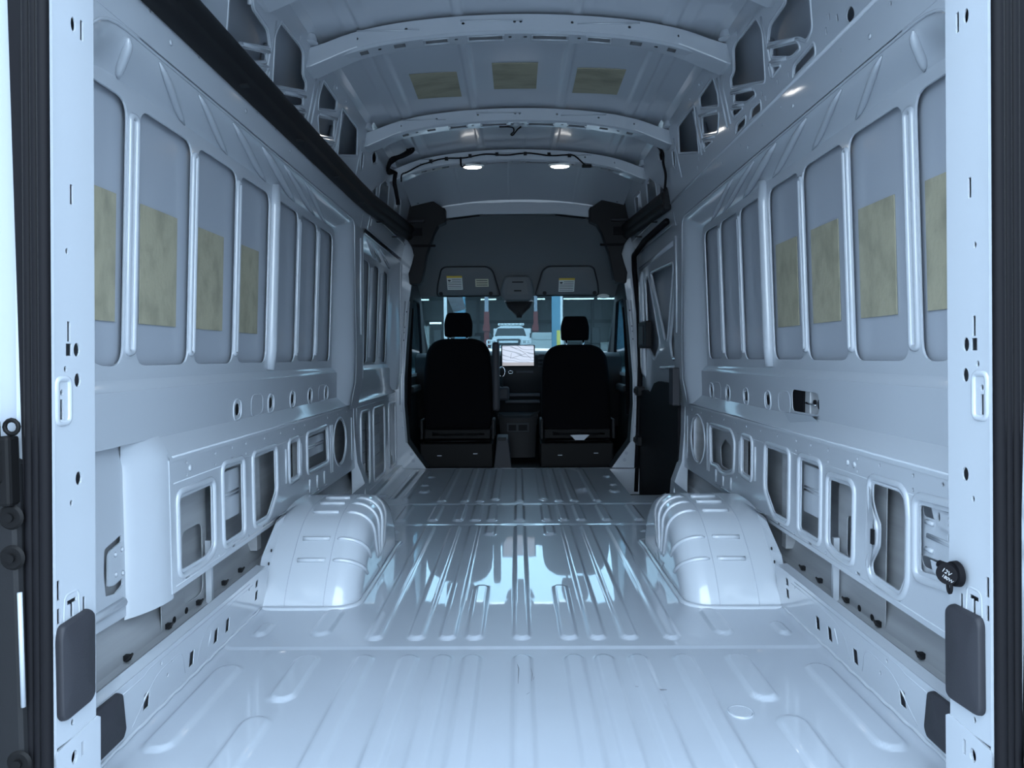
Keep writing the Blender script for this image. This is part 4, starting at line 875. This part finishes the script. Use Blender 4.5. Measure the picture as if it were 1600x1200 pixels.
for s in (-1, 1):
    nmx = 'left' if s < 0 else 'right'
    Vz = empty('sun_visor', (s * .45, 6.45, 1.55), label='grey folded sun visor on the %s with a warning label' % nmx, cat='sun visor', group='cab sun visors')
    P = [(-.735, 1.43), (-.72, 1.52), (-.675, 1.645), (-.64, 1.662), (-.27, 1.662), (-.225, 1.63), (-.165, 1.43)]
    if s > 0: P = [(-a, b) for a, b in P]
    vm = lambda u, v, q: (u, 6.56 - (v - 1.425) * .86 - .02 - q, v)
    pillow_geo(fillet(P, .03, 3), .022, vm, 4, .05).ob('visor_board', HEADL, Vz, smooth=True, angle=60)
    G().tube([vm(u, v, .004) for u, v in fillet(offset(P, .006), .03, 3)], .005, 6, True).ob('visor_edge', GREYP, Vz, smooth=True)
    for x in (.70, .245): G().disc(vm(s * x, 1.445, .02), .018, (0, -1, 0), .015, 12).ob('visor_pivot', PLAST, Vz)
    lx = (-.636, -.497) if s < 0 else (.371, .513); z0, z1 = (1.478, 1.592) if s < 0 else (1.456, 1.568)
    lb = panel('warning_label', rect(lx[0], z0, lx[1], z1), [], .0015, lambda u, v, q: vm(u, v, .0225 + q), WHITEL, Vz)
    panel('label_header', rect(lx[0], z1 - .016, lx[1], z1), [], .0015, lambda u, v, q: vm(u, v, .0242 + q), YELL, lb)
    G().disc(vm(lx[0] + .022, z1 - .035, .0242), .013, (0, -1, -.5), .001, 16).ob('label_symbol', INK, lb)
    for k in range(6):
        zz_ = z1 - .028 - k * .014; x0_ = lx[0] + (.045 if k < 2 else .008)
        panel('label_print', rect(x0_, zz_ - .003, lx[1] - .01, zz_ + .001), [], .001, lambda u, v, q: vm(u, v, .0242 + q), INK, lb)
    if s < 0:
        l2 = panel('cream_label', rect(-.381, 1.502, -.262, 1.566), [], .0015, lambda u, v, q: vm(u, v, .0225 + q), CREAM, Vz)
        for k in range(3): panel('label_print', rect(-.372, 1.513 + k * .018, -.272, 1.519 + k * .018), [], .001, lambda u, v, q: vm(u, v, .0242 + q), INK, l2)
OC = empty('overhead_console', (0, 6.4, 1.5), label='grey overhead console between the two visors', cat='console')
pillow_geo(fillet([(-.16, 1.45), (-.13, 1.375), (.125, 1.375), (.155, 1.45), (.115, 1.59), (-.12, 1.59)], .04, 4), .06, lambda u, v, q: (u, 6.52 - (v - 1.4) * .6 - q, v), 4, .18).ob('housing', HEADL, OC, smooth=True, angle=60)
panel('lamp_panel', fillet([(-.10, 1.43), (.10, 1.43), (.075, 1.55), (-.075, 1.55)], .015, 3), [], .006, lambda u, v, q: (u, 6.455 - (v - 1.4) * .6 - q, v), CABGREY, OC, bevel=.003)
G().box((-.05, 6.36, 1.528), (.05, 6.372, 1.537)).box((-.032, 6.41, 1.455), (.032, 6.43, 1.475)).ob('buttons', PLAST, OC)
MR = empty('camera_housing', (0, 6.5, 1.3), label='black wedge-shaped sensor housing at the top of the windscreen', cat='housing')
pillow_geo(fillet([(-.13, 1.385), (.15, 1.385), (.12, 1.32), (.045, 1.25), (.04, 1.225), (-.015, 1.225), (-.02, 1.25), (-.10, 1.32)], .012, 3), .07, lambda u, v, q: (u, 6.60 - q, v), 4, .2).ob('housing', PLAST, MR, smooth=True, angle=50)
GD = empty('courtesy_lamp', (.85, 6.5, 1.42), label='pale oval courtesy lens at the right end of the windscreen top', cat='lamp')
pillow_geo(ell(.78, 1.415, .055, .022, 20), .02, lambda u, v, q: (u, 6.50 - q, v), 3, .3).ob('lens', WHITEL, GD, smooth=True)
# windscreen and pillars
WS = empty('window_1', (0, 6.9, 1.2), kind='structure', cat='windscreen', label='raked windscreen looking into a vehicle workshop')
g = G(); g.grid([[(x, 6.58 + .82 * t + .05 * (1 - (x / .95) ** 2), 1.44 - .56 * t) for x in np.linspace(-.95, .95, 11)] for t in np.linspace(0, 1, 5)]); g.ob('pane', GLASS, WS, smooth=True)
for s in (-1, 1):
    rows = []
    for t in np.linspace(0, 1, 6):
        y = 6.52 + .84 * t; z = 1.44 - .56 * t; x = .955 + .01 * t
        rows.append([(s * (x + .05), y + .05, z), (s * (x - .035), y + .02, z), (s * (x - .05), y - .03, z - .01), (s * (x - .01), y - .09, z - .02), (s * (x + .05), y - .10, z - .03)])
    G().grid(rows).ob('windscreen_pillar', GREYP, WS, smooth=True)
G().box((-1.0, 7.30, .6), (1.0, 7.36, .90)).ob('cowl', PLAST, WS)
st = G(); V = [(-.655, 6.59, 1.425), (-.515, 6.59, 1.43), (-.485, 6.66, 1.315), (-.60, 6.66, 1.285)]
ob('window_sheet', [(a, b - q, c) for q in (0, .002) for a, b, c in V], [(0, 1, 2, 3), (7, 6, 5, 4), (0, 4, 5, 1), (1, 5, 6, 2), (2, 6, 7, 3), (3, 7, 4, 0)], PAPER, None, label='pale printed sheet stuck in the upper left corner of the windscreen', cat='paper sheet')
G().box((-1.03, 7.28, -.12), (1.03, 7.30, .90)).ob('firewall', RUBBER, WS)
# cab doors
for s, n in ((-1, 2), (1, 3)):
    nmx = 'left' if s < 0 else 'right'
    CDr = empty('door_%d' % (n + 2), (s * .97, 6.4, 0), kind='structure', cat='cab door', label='black trimmed %s cab door' % nmx)
    wh = fillet([(5.80, .72), (6.95, .72), (6.95, .92), (6.50, 1.36), (5.80, 1.38)], .04, 4)
    dm = lambda u, v, q: (s * (.985 - max(0, v - .7) * .09 - q), u, v)
    panel('door_panel', [(5.60, -.2), (7.36, -.2), (7.36, .88), (6.56, 1.42), (6.3, 1.5), (5.60, 1.5)], [wh], .03, dm, PLAST, CDr, bevel=.006)
    panel('window_belt', rect(5.80, .69, 6.95, .722), [], .012, lambda u, v, q: dm(u, v, .03 + q), CABGREY, CDr, bevel=.004)
    G().box((s * .90, 6.1, .55), (s * .96, 6.6, .62)).ob('armrest', PLAST, CDr, bevel=.02)
    ob('door_shell', [(s * 1.03, 5.55, -.25), (s * 1.03, 7.4, -.25), (s * 1.03, 7.4, .70), (s * 1.03, 5.55, .70)], [(0, 1, 2, 3)], PAINT, CDr)
    Wn = empty('window_%d' % n, (s * .95, 6.4, 1.0), kind='structure', cat='side window', label='cab side window on the %s' % nmx)
    panel('pane', wh, [], .003, lambda u, v, q: dm(u, v, .012 + q), GLASS, Wn)
    # belt strap at the pillar
    bt = empty('seat_belt', (s * .83, 5.66, .6), label='black seat belt hanging at the %s cab pillar' % nmx, cat='seat belt', group='cab seat belts')
    G().grid([[(s * .86 - dx, 5.72, 1.26), (s * .875 - dx, 5.70, .9), (s * .885 - dx, 5.68, .4)] for dx in (-.022, .022)]).ob('webbing', FABRIC, bt)
    G().box((s * .85, 5.70, 1.24), (s * .89, 5.73, 1.32)).ob('anchor', PLAST, bt, bevel=.008); G().disc((s * .868, 5.70, 1.26), .008, (0, -1, 0), .008).ob('anchor_bolt', CHROME, bt)
# cab floor and bulkheads
G().box((-1.03, 5.49, -.12), (1.03, 7.4, -.03)).ob('floor_cab', RUBBER, None, kind='structure', label='black rubber mat on the cab floor', cat='floor')
g = G()
for i in range(9): g.box((-.10 + i * .032, 5.56, -.03), (-.088 + i * .032, 6.2, -.024))
g.ob('mat_ribs', RUBBER, bpy.data.objects['floor_cab'])

# ---------------------------------------------------------------- seats
def seat(s, X, zt, label):
    S = empty('cab_seat', (X, 5.8, 0), label=label, cat='seat', group='cab seats')
    f = lambda P: [(X + a, b + zt) for a, b in P]
    bk = f([(-.14, 1.022), (-.215, .99), (-.265, .92), (-.283, .78), (-.285, .40), (-.265, .275), (.265, .272), (.285, .40), (.278, .78), (.262, .92), (.215, .99), (.14, 1.022)])
    O = fillet(bk, .03, 3)
    pillow_geo(O, .045, lambda u, v, q: (u, 5.83 + (v - .3) * .16 - q, v), 5, .14).ob('backrest', FABRIC, S, smooth=True)
    pillow_geo(O, .09, lambda u, v, q: (u, 5.83 + (v - .3) * .16 + q, v), 5, .2).ob('backrest_front', FABRIC, S, smooth=True)
    hr = f([(-.115, 1.035), (-.12, 1.15), (-.098, 1.225), (-.08, 1.238), (.08, 1.238), (.098, 1.225), (.12, 1.15), (.115, 1.035)])
    if zt: hr = [(a, b + .02) for a, b in hr]
    O = fillet(hr, .02, 3)
    pillow_geo(O, .05, lambda u, v, q: (u, 5.95 - q, v), 5, .12).ob('headrest', FABRIC, S, smooth=True); pillow_geo(O, .06, lambda u, v, q: (u, 5.95 + q, v), 5, .18).ob('headrest_front', FABRIC, S, smooth=True)
    for a in (-.07, .07): G().tube([(X + a, 5.95, .98 + zt), (X + a, 5.95, 1.06 + zt)], .008, 8).ob('headrest_post', CHROME, S, smooth=True)
    pillow_geo(fillet([(X - .26, 5.80), (X + .26, 5.80), (X + .27, 6.34), (X - .27, 6.34)], .06, 4), .16, lambda u, v, q: (u, v, .28 + q), 5, .12).ob('cushion', FABRIC, S, smooth=True)
    G().box((X - .27, 5.74, .20), (X + .27, 6.25, .28)).ob('seat_frame', STEELD, S, bevel=.01)
    G().box((X - .30, 5.70, -.03), (X + .29, 6.2, .17)).ob('pedestal', STEELD, S, bevel=.01)
    for a in (-.30, .28): G().box((X + a, 5.72, .20), (X + a + .025, 5.98, .36)).ob('recliner_cover', PLAST, S, bevel=.008)
    for z_, a, b in ((.185, -.26, .26), (.24, -.2, .22)): G().tube([(X + a, 5.715, z_), (X + b, 5.715, z_ + .004)], .007, 6).ob('cross_rod', STEELD, S, smooth=True)
    G().tube([(X - .2, 5.71, .26), (X - .1, 5.70, .235), (X + .02, 5.705, .25), (X + .12, 5.70, .235), (X + .2, 5.71, .25)], .005, 6).ob('wiring', RUBBER, S, smooth=True)
    for a, z_ in ((-.16, .07), (.13, .085)): G().box((X + a, 5.692, z_), (X + a + .035, 5.70, z_ + .006)).ob('pedestal_slot', SKIN, S)  # pale bars paint small glints on the dark pedestal
    if s > 0:
        ob('tag_flap', [(X - .06, 5.70, .235), (X + .1, 5.70, .238), (X + .05, 5.69, .195), (X - .02, 5.69, .195)], [(0, 1, 2, 3)], SKIN, S)
    if s < 0:
        G().box((X + .285, 5.80, .42), (X + .345, 5.90, .99)).ob('armrest', DKGREY, S, bevel=.02)
    return S
seat(-1, -.498, 0.0, 'black fabric driver seat on the left seen from behind, armrest raised')
seat(1, .475, -.055, 'black fabric passenger seat on the right seen from behind')
# ---------------------------------------------------------------- dashboard
DB = empty('dashboard', (0, 6.8, .5), label='black dashboard with a lit central touchscreen', cat='dashboard')
G().grid([[(-.96, y, z) for y, z in ()] or [(x, y, z + .02 * math.cos(x * 1.6)) for x in np.linspace(-.96, .96, 13)] for y, z in ((7.34, .88), (7.0, .905), (6.72, .90), (6.62, .86), (6.60, .72), (6.62, .60), (6.70, .45), (6.75, .2))]).ob('fascia', PLAST, DB, smooth=True)
G().box((-.155, 6.50, .775), (.155, 6.53, .975)).ob('screen_body', PLAST, DB, bevel=.006)
sc_ = panel('touchscreen', rect(-.144, .815, .144, .968, .006), [], .002, lambda u, v, q: (u, 6.499 - q, v), SCREEN, DB, label='lit touchscreen showing a pale camera view')
panel('screen_bar', rect(-.144, .785, .144, .815), [], .002, lambda u, v, q: (u, 6.499 - q, v), SCRBAR, DB)
G().tube([(-.07, 6.4965, .85), (-.06, 6.4965, .90), (-.055, 6.4965, .90)], .0012, 4).tube([(-.06, 6.4965, .855), (.07, 6.4965, .895)], .0012, 4).tube([(-.07, 6.4965, .955), (.0, 6.4965, .94), (.06, 6.4965, .90), (.12, 6.4965, .85)], .0012, 4).ob('screen_lines', INK, sc_)
for k in range(4): G().box((.19, 6.575, .77 + k * .035), (.42, 6.60, .785 + k * .035)).ob('vent_slat', DKGREY, DB, bevel=.003)
G().tube([(-.07 + .02 * math.cos(a), 6.57, .725 + .014 * math.sin(a)) for a in np.linspace(0, 6.28, 17)[:-1]], .0025, 6, True).ob('climate_knob_ring', CHROME, DB, smooth=True)
G().box((-.02, 6.58, .715), (.14, 6.59, .735)).ob('button_row', DKGREY, DB, bevel=.003)
G().box((-.12, 6.52, .50), (.20, 6.60, .53)).box((-.12, 6.50, .44), (.20, 6.56, .47)).ob('storage_shelf', DKGREY, DB, bevel=.008)
CN = empty('centre_console', (0, 6.3, .2), label='dark centre console tray between the seats', cat='console')
G().grid([[(-.20, 6.12, .40), (-.12, 6.10, .36), (.10, 6.10, .36), (.19, 6.12, .41)], [(-.17, 6.10, .36), (-.11, 6.08, .34), (.09, 6.08, .34), (.16, 6.10, .36)], [(-.14, 6.10, .0), (-.1, 6.08, .0), (.08, 6.08, .0), (.14, 6.10, .0)]]).ob('tray_front', PLAST, CN, smooth=True, angle=30)
G().box((-.18, 6.12, .33), (.17, 6.50, .36)).ob('tray_floor', PLAST, CN)
G().box((-.10, 6.065, .22), (.09, 6.085, .30)).ob('socket_frame', GREYP, CN, bevel=.004); G().box((.0, 6.06, .235), (.075, 6.067, .285)).box((-.085, 6.06, .235), (-.02, 6.067, .285)).ob('socket_recess', RUBBER, CN)
GL = empty('gear_lever', (-.14, 6.4, .62), label='black gear lever with a chrome-rimmed knob', cat='gear lever')
pillow_geo(ell(-.145, .735, .026, .04, 18), .03, lambda u, v, q: (u, 6.30 - q, v), 4, .3).ob('knob', PLAST, GL, smooth=True)
G().tube([(-.145 + .028 * math.cos(a), 6.30, .735 + .043 * math.sin(a)) for a in np.linspace(0, 6.28, 19)[:-1]], .004, 6, True).ob('knob_rim', CHROME, GL, smooth=True)
G().tube([(-.145, 6.30, .70), (-.145, 6.34, .55)], .010, 8).ob('shaft', PLAST, GL, smooth=True)
G().box((-.20, 6.28, .48), (-.08, 6.42, .60)).ob('gaiter', DKGREY, GL, bevel=.02)
HB = empty('brake_cover', (-.14, 5.62, .1), label='dark grey wedge-shaped cover on the floor beside the driver seat', cat='cover')
ob('wedge', [(-.20, 5.58, -.03), (-.055, 5.58, -.03), (-.055, 5.75, -.03), (-.20, 5.75, -.03), (-.175, 5.66, .21), (-.085, 5.66, .21), (-.085, 5.75, .24), (-.175, 5.75, .24)],
   [(0, 3, 2, 1), (4, 5, 6, 7), (0, 1, 5, 4), (1, 2, 6, 5), (2, 3, 7, 6), (3, 0, 4, 7)], DKGREY, HB, bevel=.006)
G().box((-.165, 5.655, .17), (-.10, 5.68, .225)).ob('wedge_top', PLAST, HB, bevel=.006)

# ================================================================ OUTSIDE
def P2(px, py, D): return ((px - 808) * D / 1109 - .01, .87 - (py - 557) * D / 1109)
G().add([(-150, -150, -.68), (150, -150, -.68), (150, 20, -.68), (-150, 20, -.68)], [(0, 1, 2, 3)]).ob('ground', ASPH, None, kind='structure', label='grey asphalt yard around the van', cat='ground')
G().box((-40, 20, -.68), (40, 48, .25)).ob('floor_shop', CONC, None, kind='structure', label='raised concrete floor of the workshop', cat='floor')
SW = empty('wall_back', (0, 46, .25), kind='structure', cat='wall', label='dark ribbed sheet metal back wall of the workshop')
g = G()
for i in range(41): g.box((-20.5 + i, 46.0, .25), (-19.53 + i, 46.1, 6.0))
g.ob('wall_sheet', SHOPW, SW); G().box((-20.6, 46.06, -.6), (20.6, 46.2, 6.0)).ob('wall_backing', SHOPW, SW)
for z in (1.55, 3.1, 4.6): G().box((-20.5, 45.85, z - .11), (20.5, 46.0, z + .11)).ob('girt', GIRT, SW)
for x in (-6.2, -2.6, 1.2, 4.8): G().box((x, 45.8, .25), (x + .18, 46, 6)).ob('wall_stud', GIRT, SW)
G().box((-20.5, 45.4, 5.6), (20.5, 46.1, 6.0)).ob('top_beam', GIRT, SW)
G().box((-20.5, 36, 5.0), (20.5, 46.2, 5.2)).ob('ceiling_shop', SHOPW, None, kind='structure', label='dark sheet metal workshop roof', cat='roof')
for s in (-1, 1): G().box((s * 20.5, 26, .25), (s * 20.7, 46.2, 5.2)).ob('wall_shop_' + ('left' if s < 0 else 'right'), SHOPW, None, kind='structure', label='%s side wall of the workshop' % ('left' if s < 0 else 'right'), cat='wall')
def box2(g, px0, py0, px1, py1, D, dep): 
    x0, z1 = P2(px0, py0, D); x1, z0 = P2(px1, py1, D); return g.box((x0, D, z0), (x1, D + dep, z1))
for nmx, a, b in (('left', 711, 727), ('right', 863, 876)):
    C_ = empty('steel_column', (P2((a + b) / 2, 0, 28)[0], 28, .25), label='teal painted steel column on the %s of the workshop' % nmx, cat='column', group='teal workshop columns')
    x0, x1 = P2(a, 0, 28)[0], P2(b, 0, 28)[0]
    G().box((x0, 28, .25), (x1, 28.03, 5)).box((x0, 28.4, .25), (x1, 28.43, 5)).box(((x0 + x1) / 2 - .02, 28.03, .25), ((x0 + x1) / 2 + .02, 28.4, 5)).ob('column_section', TEAL, C_)
    xs_ = (x0 - .42, x0 - .30) if nmx == 'left' else (x1, x1 + .09)
    G().box((xs_[0], 28, .25), (xs_[1], 28.12, 5)).ob('downpipe', WHITEL, C_)
for nmx, a, b in (('left', 757, 765), ('right', 834, 841)):
    C_ = empty('lift_post', (P2((a + b) / 2, 0, 37)[0], 37, .25), label='red vehicle lift post on the %s behind the white truck' % nmx, cat='lift post', group='red lift posts')
    g = G(); box2(g, a, 487, b, 575, 37, .3); g.ob('post', RED, C_)
    g = G(); box2(g, a + 1, 460, b - 1, 487, 37, .25); g.ob('mast', SKIN, C_)
    g = G(); box2(g, a - 2, 508, b + 1, 517, 36.9, .4); g.ob('carriage', RED, C_)
for k, (a, b) in enumerate(((640, 671), (703, 712), (752, 758), (764, 776), (840, 852), (881, 928), (934, 965))):
    where = ['at the left edge of the windscreen', 'beside the left teal column', 'just left of the left lift post', 'just right of the left lift post', 'by the right lift post', 'over the passenger headrest, longest', 'at the right edge of the windscreen'][k]
    T_ = empty('tube_light', (P2((a + b) / 2, 468, 40)[0], 40, P2(0, 468, 40)[1]), label='fluorescent tube light under the workshop roof, ' + where, cat='tube light', group='workshop tube lights')
    g = G(); box2(g, a, 466.8, b, 468.8, 40, .12); g.ob('tube', TUBE, T_)
    g = G(); box2(g, a, 465.6, b, 466.8, 39.95, .25); g.ob('fitting', GIRT, T_)
    xm, zm = P2((a + b) / 2, 465.6, 40); G().box((xm - .01, 40.2, zm), (xm + .01, 40.22, 5.0)).ob('hanger', GIRT, T_)
g = G(); box2(g, 672, 503, 690, 505.5, 34, .12); g2 = G(); box2(g2, 680.5, 505.5, 681, 580, 34.13, .03); LS = empty('work_light', (-3.9, 34, .25), label='low horizontal work light strip on a stand behind the driver headrest', cat='work light'); g.ob('tube', TUBE, LS); g2.ob('stand', GIRT, LS)
BL = G(); x_, _ = P2(873, 0, 27.5); BL.disc((x_, 27.5, .25), .075, (0, 0, 1), 1.62, 12); BL.ob('bollard', YELB, None, label='yellow bollard in front of the right teal column', cat='bollard')
# white truck
TK = empty('pickup_truck', (-.36, 33, .25), label='white pickup truck with roof light bar and grille guard', cat='truck')
xz = lambda px, py, D=33: P2(px, py, D)
def slab(name, pts, y0, y1, m): return panel(name, pts, [], y1 - y0, lambda u, v, q: (u, y1 - q, v), m, TK, bevel=.03)
slab('cab', [xz(770, 527), xz(775, 512), xz(781, 508), xz(815, 508), xz(820, 512), xz(826, 527), xz(826, 545), xz(770, 545)], 34.2, 36.5, TRUCKW)
slab('windscreen', [xz(772, 524.5), xz(777, 511.5), xz(819, 511.5), xz(823.5, 524.5)], 34.1, 34.2, DGLASS)
slab('hood', [xz(768, 540), xz(770, 527), xz(778, 525), xz(818, 525), xz(826, 527), xz(829, 540), xz(829, 560), xz(768, 560)], 33.0, 34.2, TRUCKW)
slab('grille', [xz(776, 531), xz(779, 529.5), xz(811, 529.5), xz(814, 531), xz(812, 541), xz(778, 541)], 32.9, 33.0, GIRT)
slab('grille_bar', [xz(780, 532.5), xz(810, 532.5), xz(810, 536), xz(780, 536)], 32.84, 32.9, TRUCKW)
for a in (765, 815): slab('headlamp', [xz(a, 533), xz(a + 10, 533), xz(a + 10, 539), xz(a, 539)], 32.88, 33.0, SILV)
slab('light_bar', [xz(777, 502.5), xz(820, 502.5), xz(820, 506), xz(777, 506)], 34.8, 35.1, WHITEL)
for k in range(7): slab('beacon', [xz(779 + k * 6, 503), xz(783 + k * 6, 503), xz(783 + k * 6, 505.5), xz(779 + k * 6, 505.5)], 34.74, 34.8, SILV)
slab('box_body', [xz(767, 508), xz(833, 508), xz(833, 540), xz(767, 540)], 37.0, 40, TRUCKW)
gd = G()
for a, b in (((762, 532), (776, 532)), ((762, 538), (776, 538)), ((762, 545), (830, 545)), ((816, 532), (830, 532)), ((816, 538), (830, 538)), ((780, 541), (812, 541))):
    gd.tube([(xz(*a)[0], 32.7, xz(*a)[1]), (xz(*b)[0], 32.7, xz(*b)[1])], .035, 6)
for a in (762, 769, 776, 816, 823, 830): gd.tube([(xz(a, 532)[0], 32.7, xz(a, 532)[1]), (xz(a, 546)[0], 32.7, xz(a, 546)[1])], .035, 6)
gd.ob('grille_guard', TRUCKW, TK, smooth=True)
for s, a in ((-1, 763), (1, 829)): slab('mirror', [xz(a, 519), xz(a + 4, 519), xz(a + 4, 527), xz(a, 527)], 34.3, 34.4, GIRT)
for x in (-1.15, .45): G().disc((x - .12, 33.6, .70), .42, (1, 0, 0), .25, 18).ob('wheel', RUBBER, TK)
slab('chassis', [xz(768, 560), xz(829, 560), xz(829, 566), xz(768, 566)], 33.2, 40, GIRT)
# silver service body beside the truck
SB = empty('service_body', (1.3, 30, .25), label='silver utility service body parked right of the white truck', cat='service body')
g = G(); box2(g, 832, 520, 882, 585, 30, 2.0); g.ob('body', SILV, SB, bevel=.03)
for a, b, c_, d_ in ((835, 523, 862, 531), (835, 533, 862, 545), (865, 523, 880, 545)):
    g = G(); box2(g, a, b, c_, d_, 29.96, .05); g.ob('locker_door', SILV, SB, bevel=.01)
g = G(); box2(g, 865, 520.5, 880, 523, 29.9, .06); g.ob('blue_stripe', TEAL, SB)
# workshop clutter at left
for k, (a, b, c_, d_, m) in enumerate(((678, 515, 690, 560, GIRT), (737, 525, 752, 560, GIRT), (741, 530, 743, 545, WHITEL), (925, 512, 938, 560, GIRT), (655, 508, 672, 560, SILV), (742, 520, 758, 528, STEELD), (938, 535, 965, 560, SILV))):
    lab = ['dark steel cabinet behind the driver headrest', 'dark workbench left of the white truck', 'thin white stand on the dark workbench', 'dark machine right of the passenger headrest', 'silver vehicle at the left edge of the windscreen', 'black tool rack above the workbench', 'silver crate at the right edge of the windscreen'][k]
    D_ = 38 + k * 1.1; (x0, z1), (x1, z0) = P2(a, b, D_), P2(c_, d_, D_); g = G().box((x0, D_, .25), (x1, D_ + .8, z1)); g.ob(['cabinet', 'workbench', 'work_stand', 'workshop_machine', 'parked_vehicle', 'tool_rack', 'crate'][k], m, None, bevel=.06, label=lab, cat=['cabinet', 'bench', 'stand', 'machine', 'vehicle', 'rack', 'crate'][k])
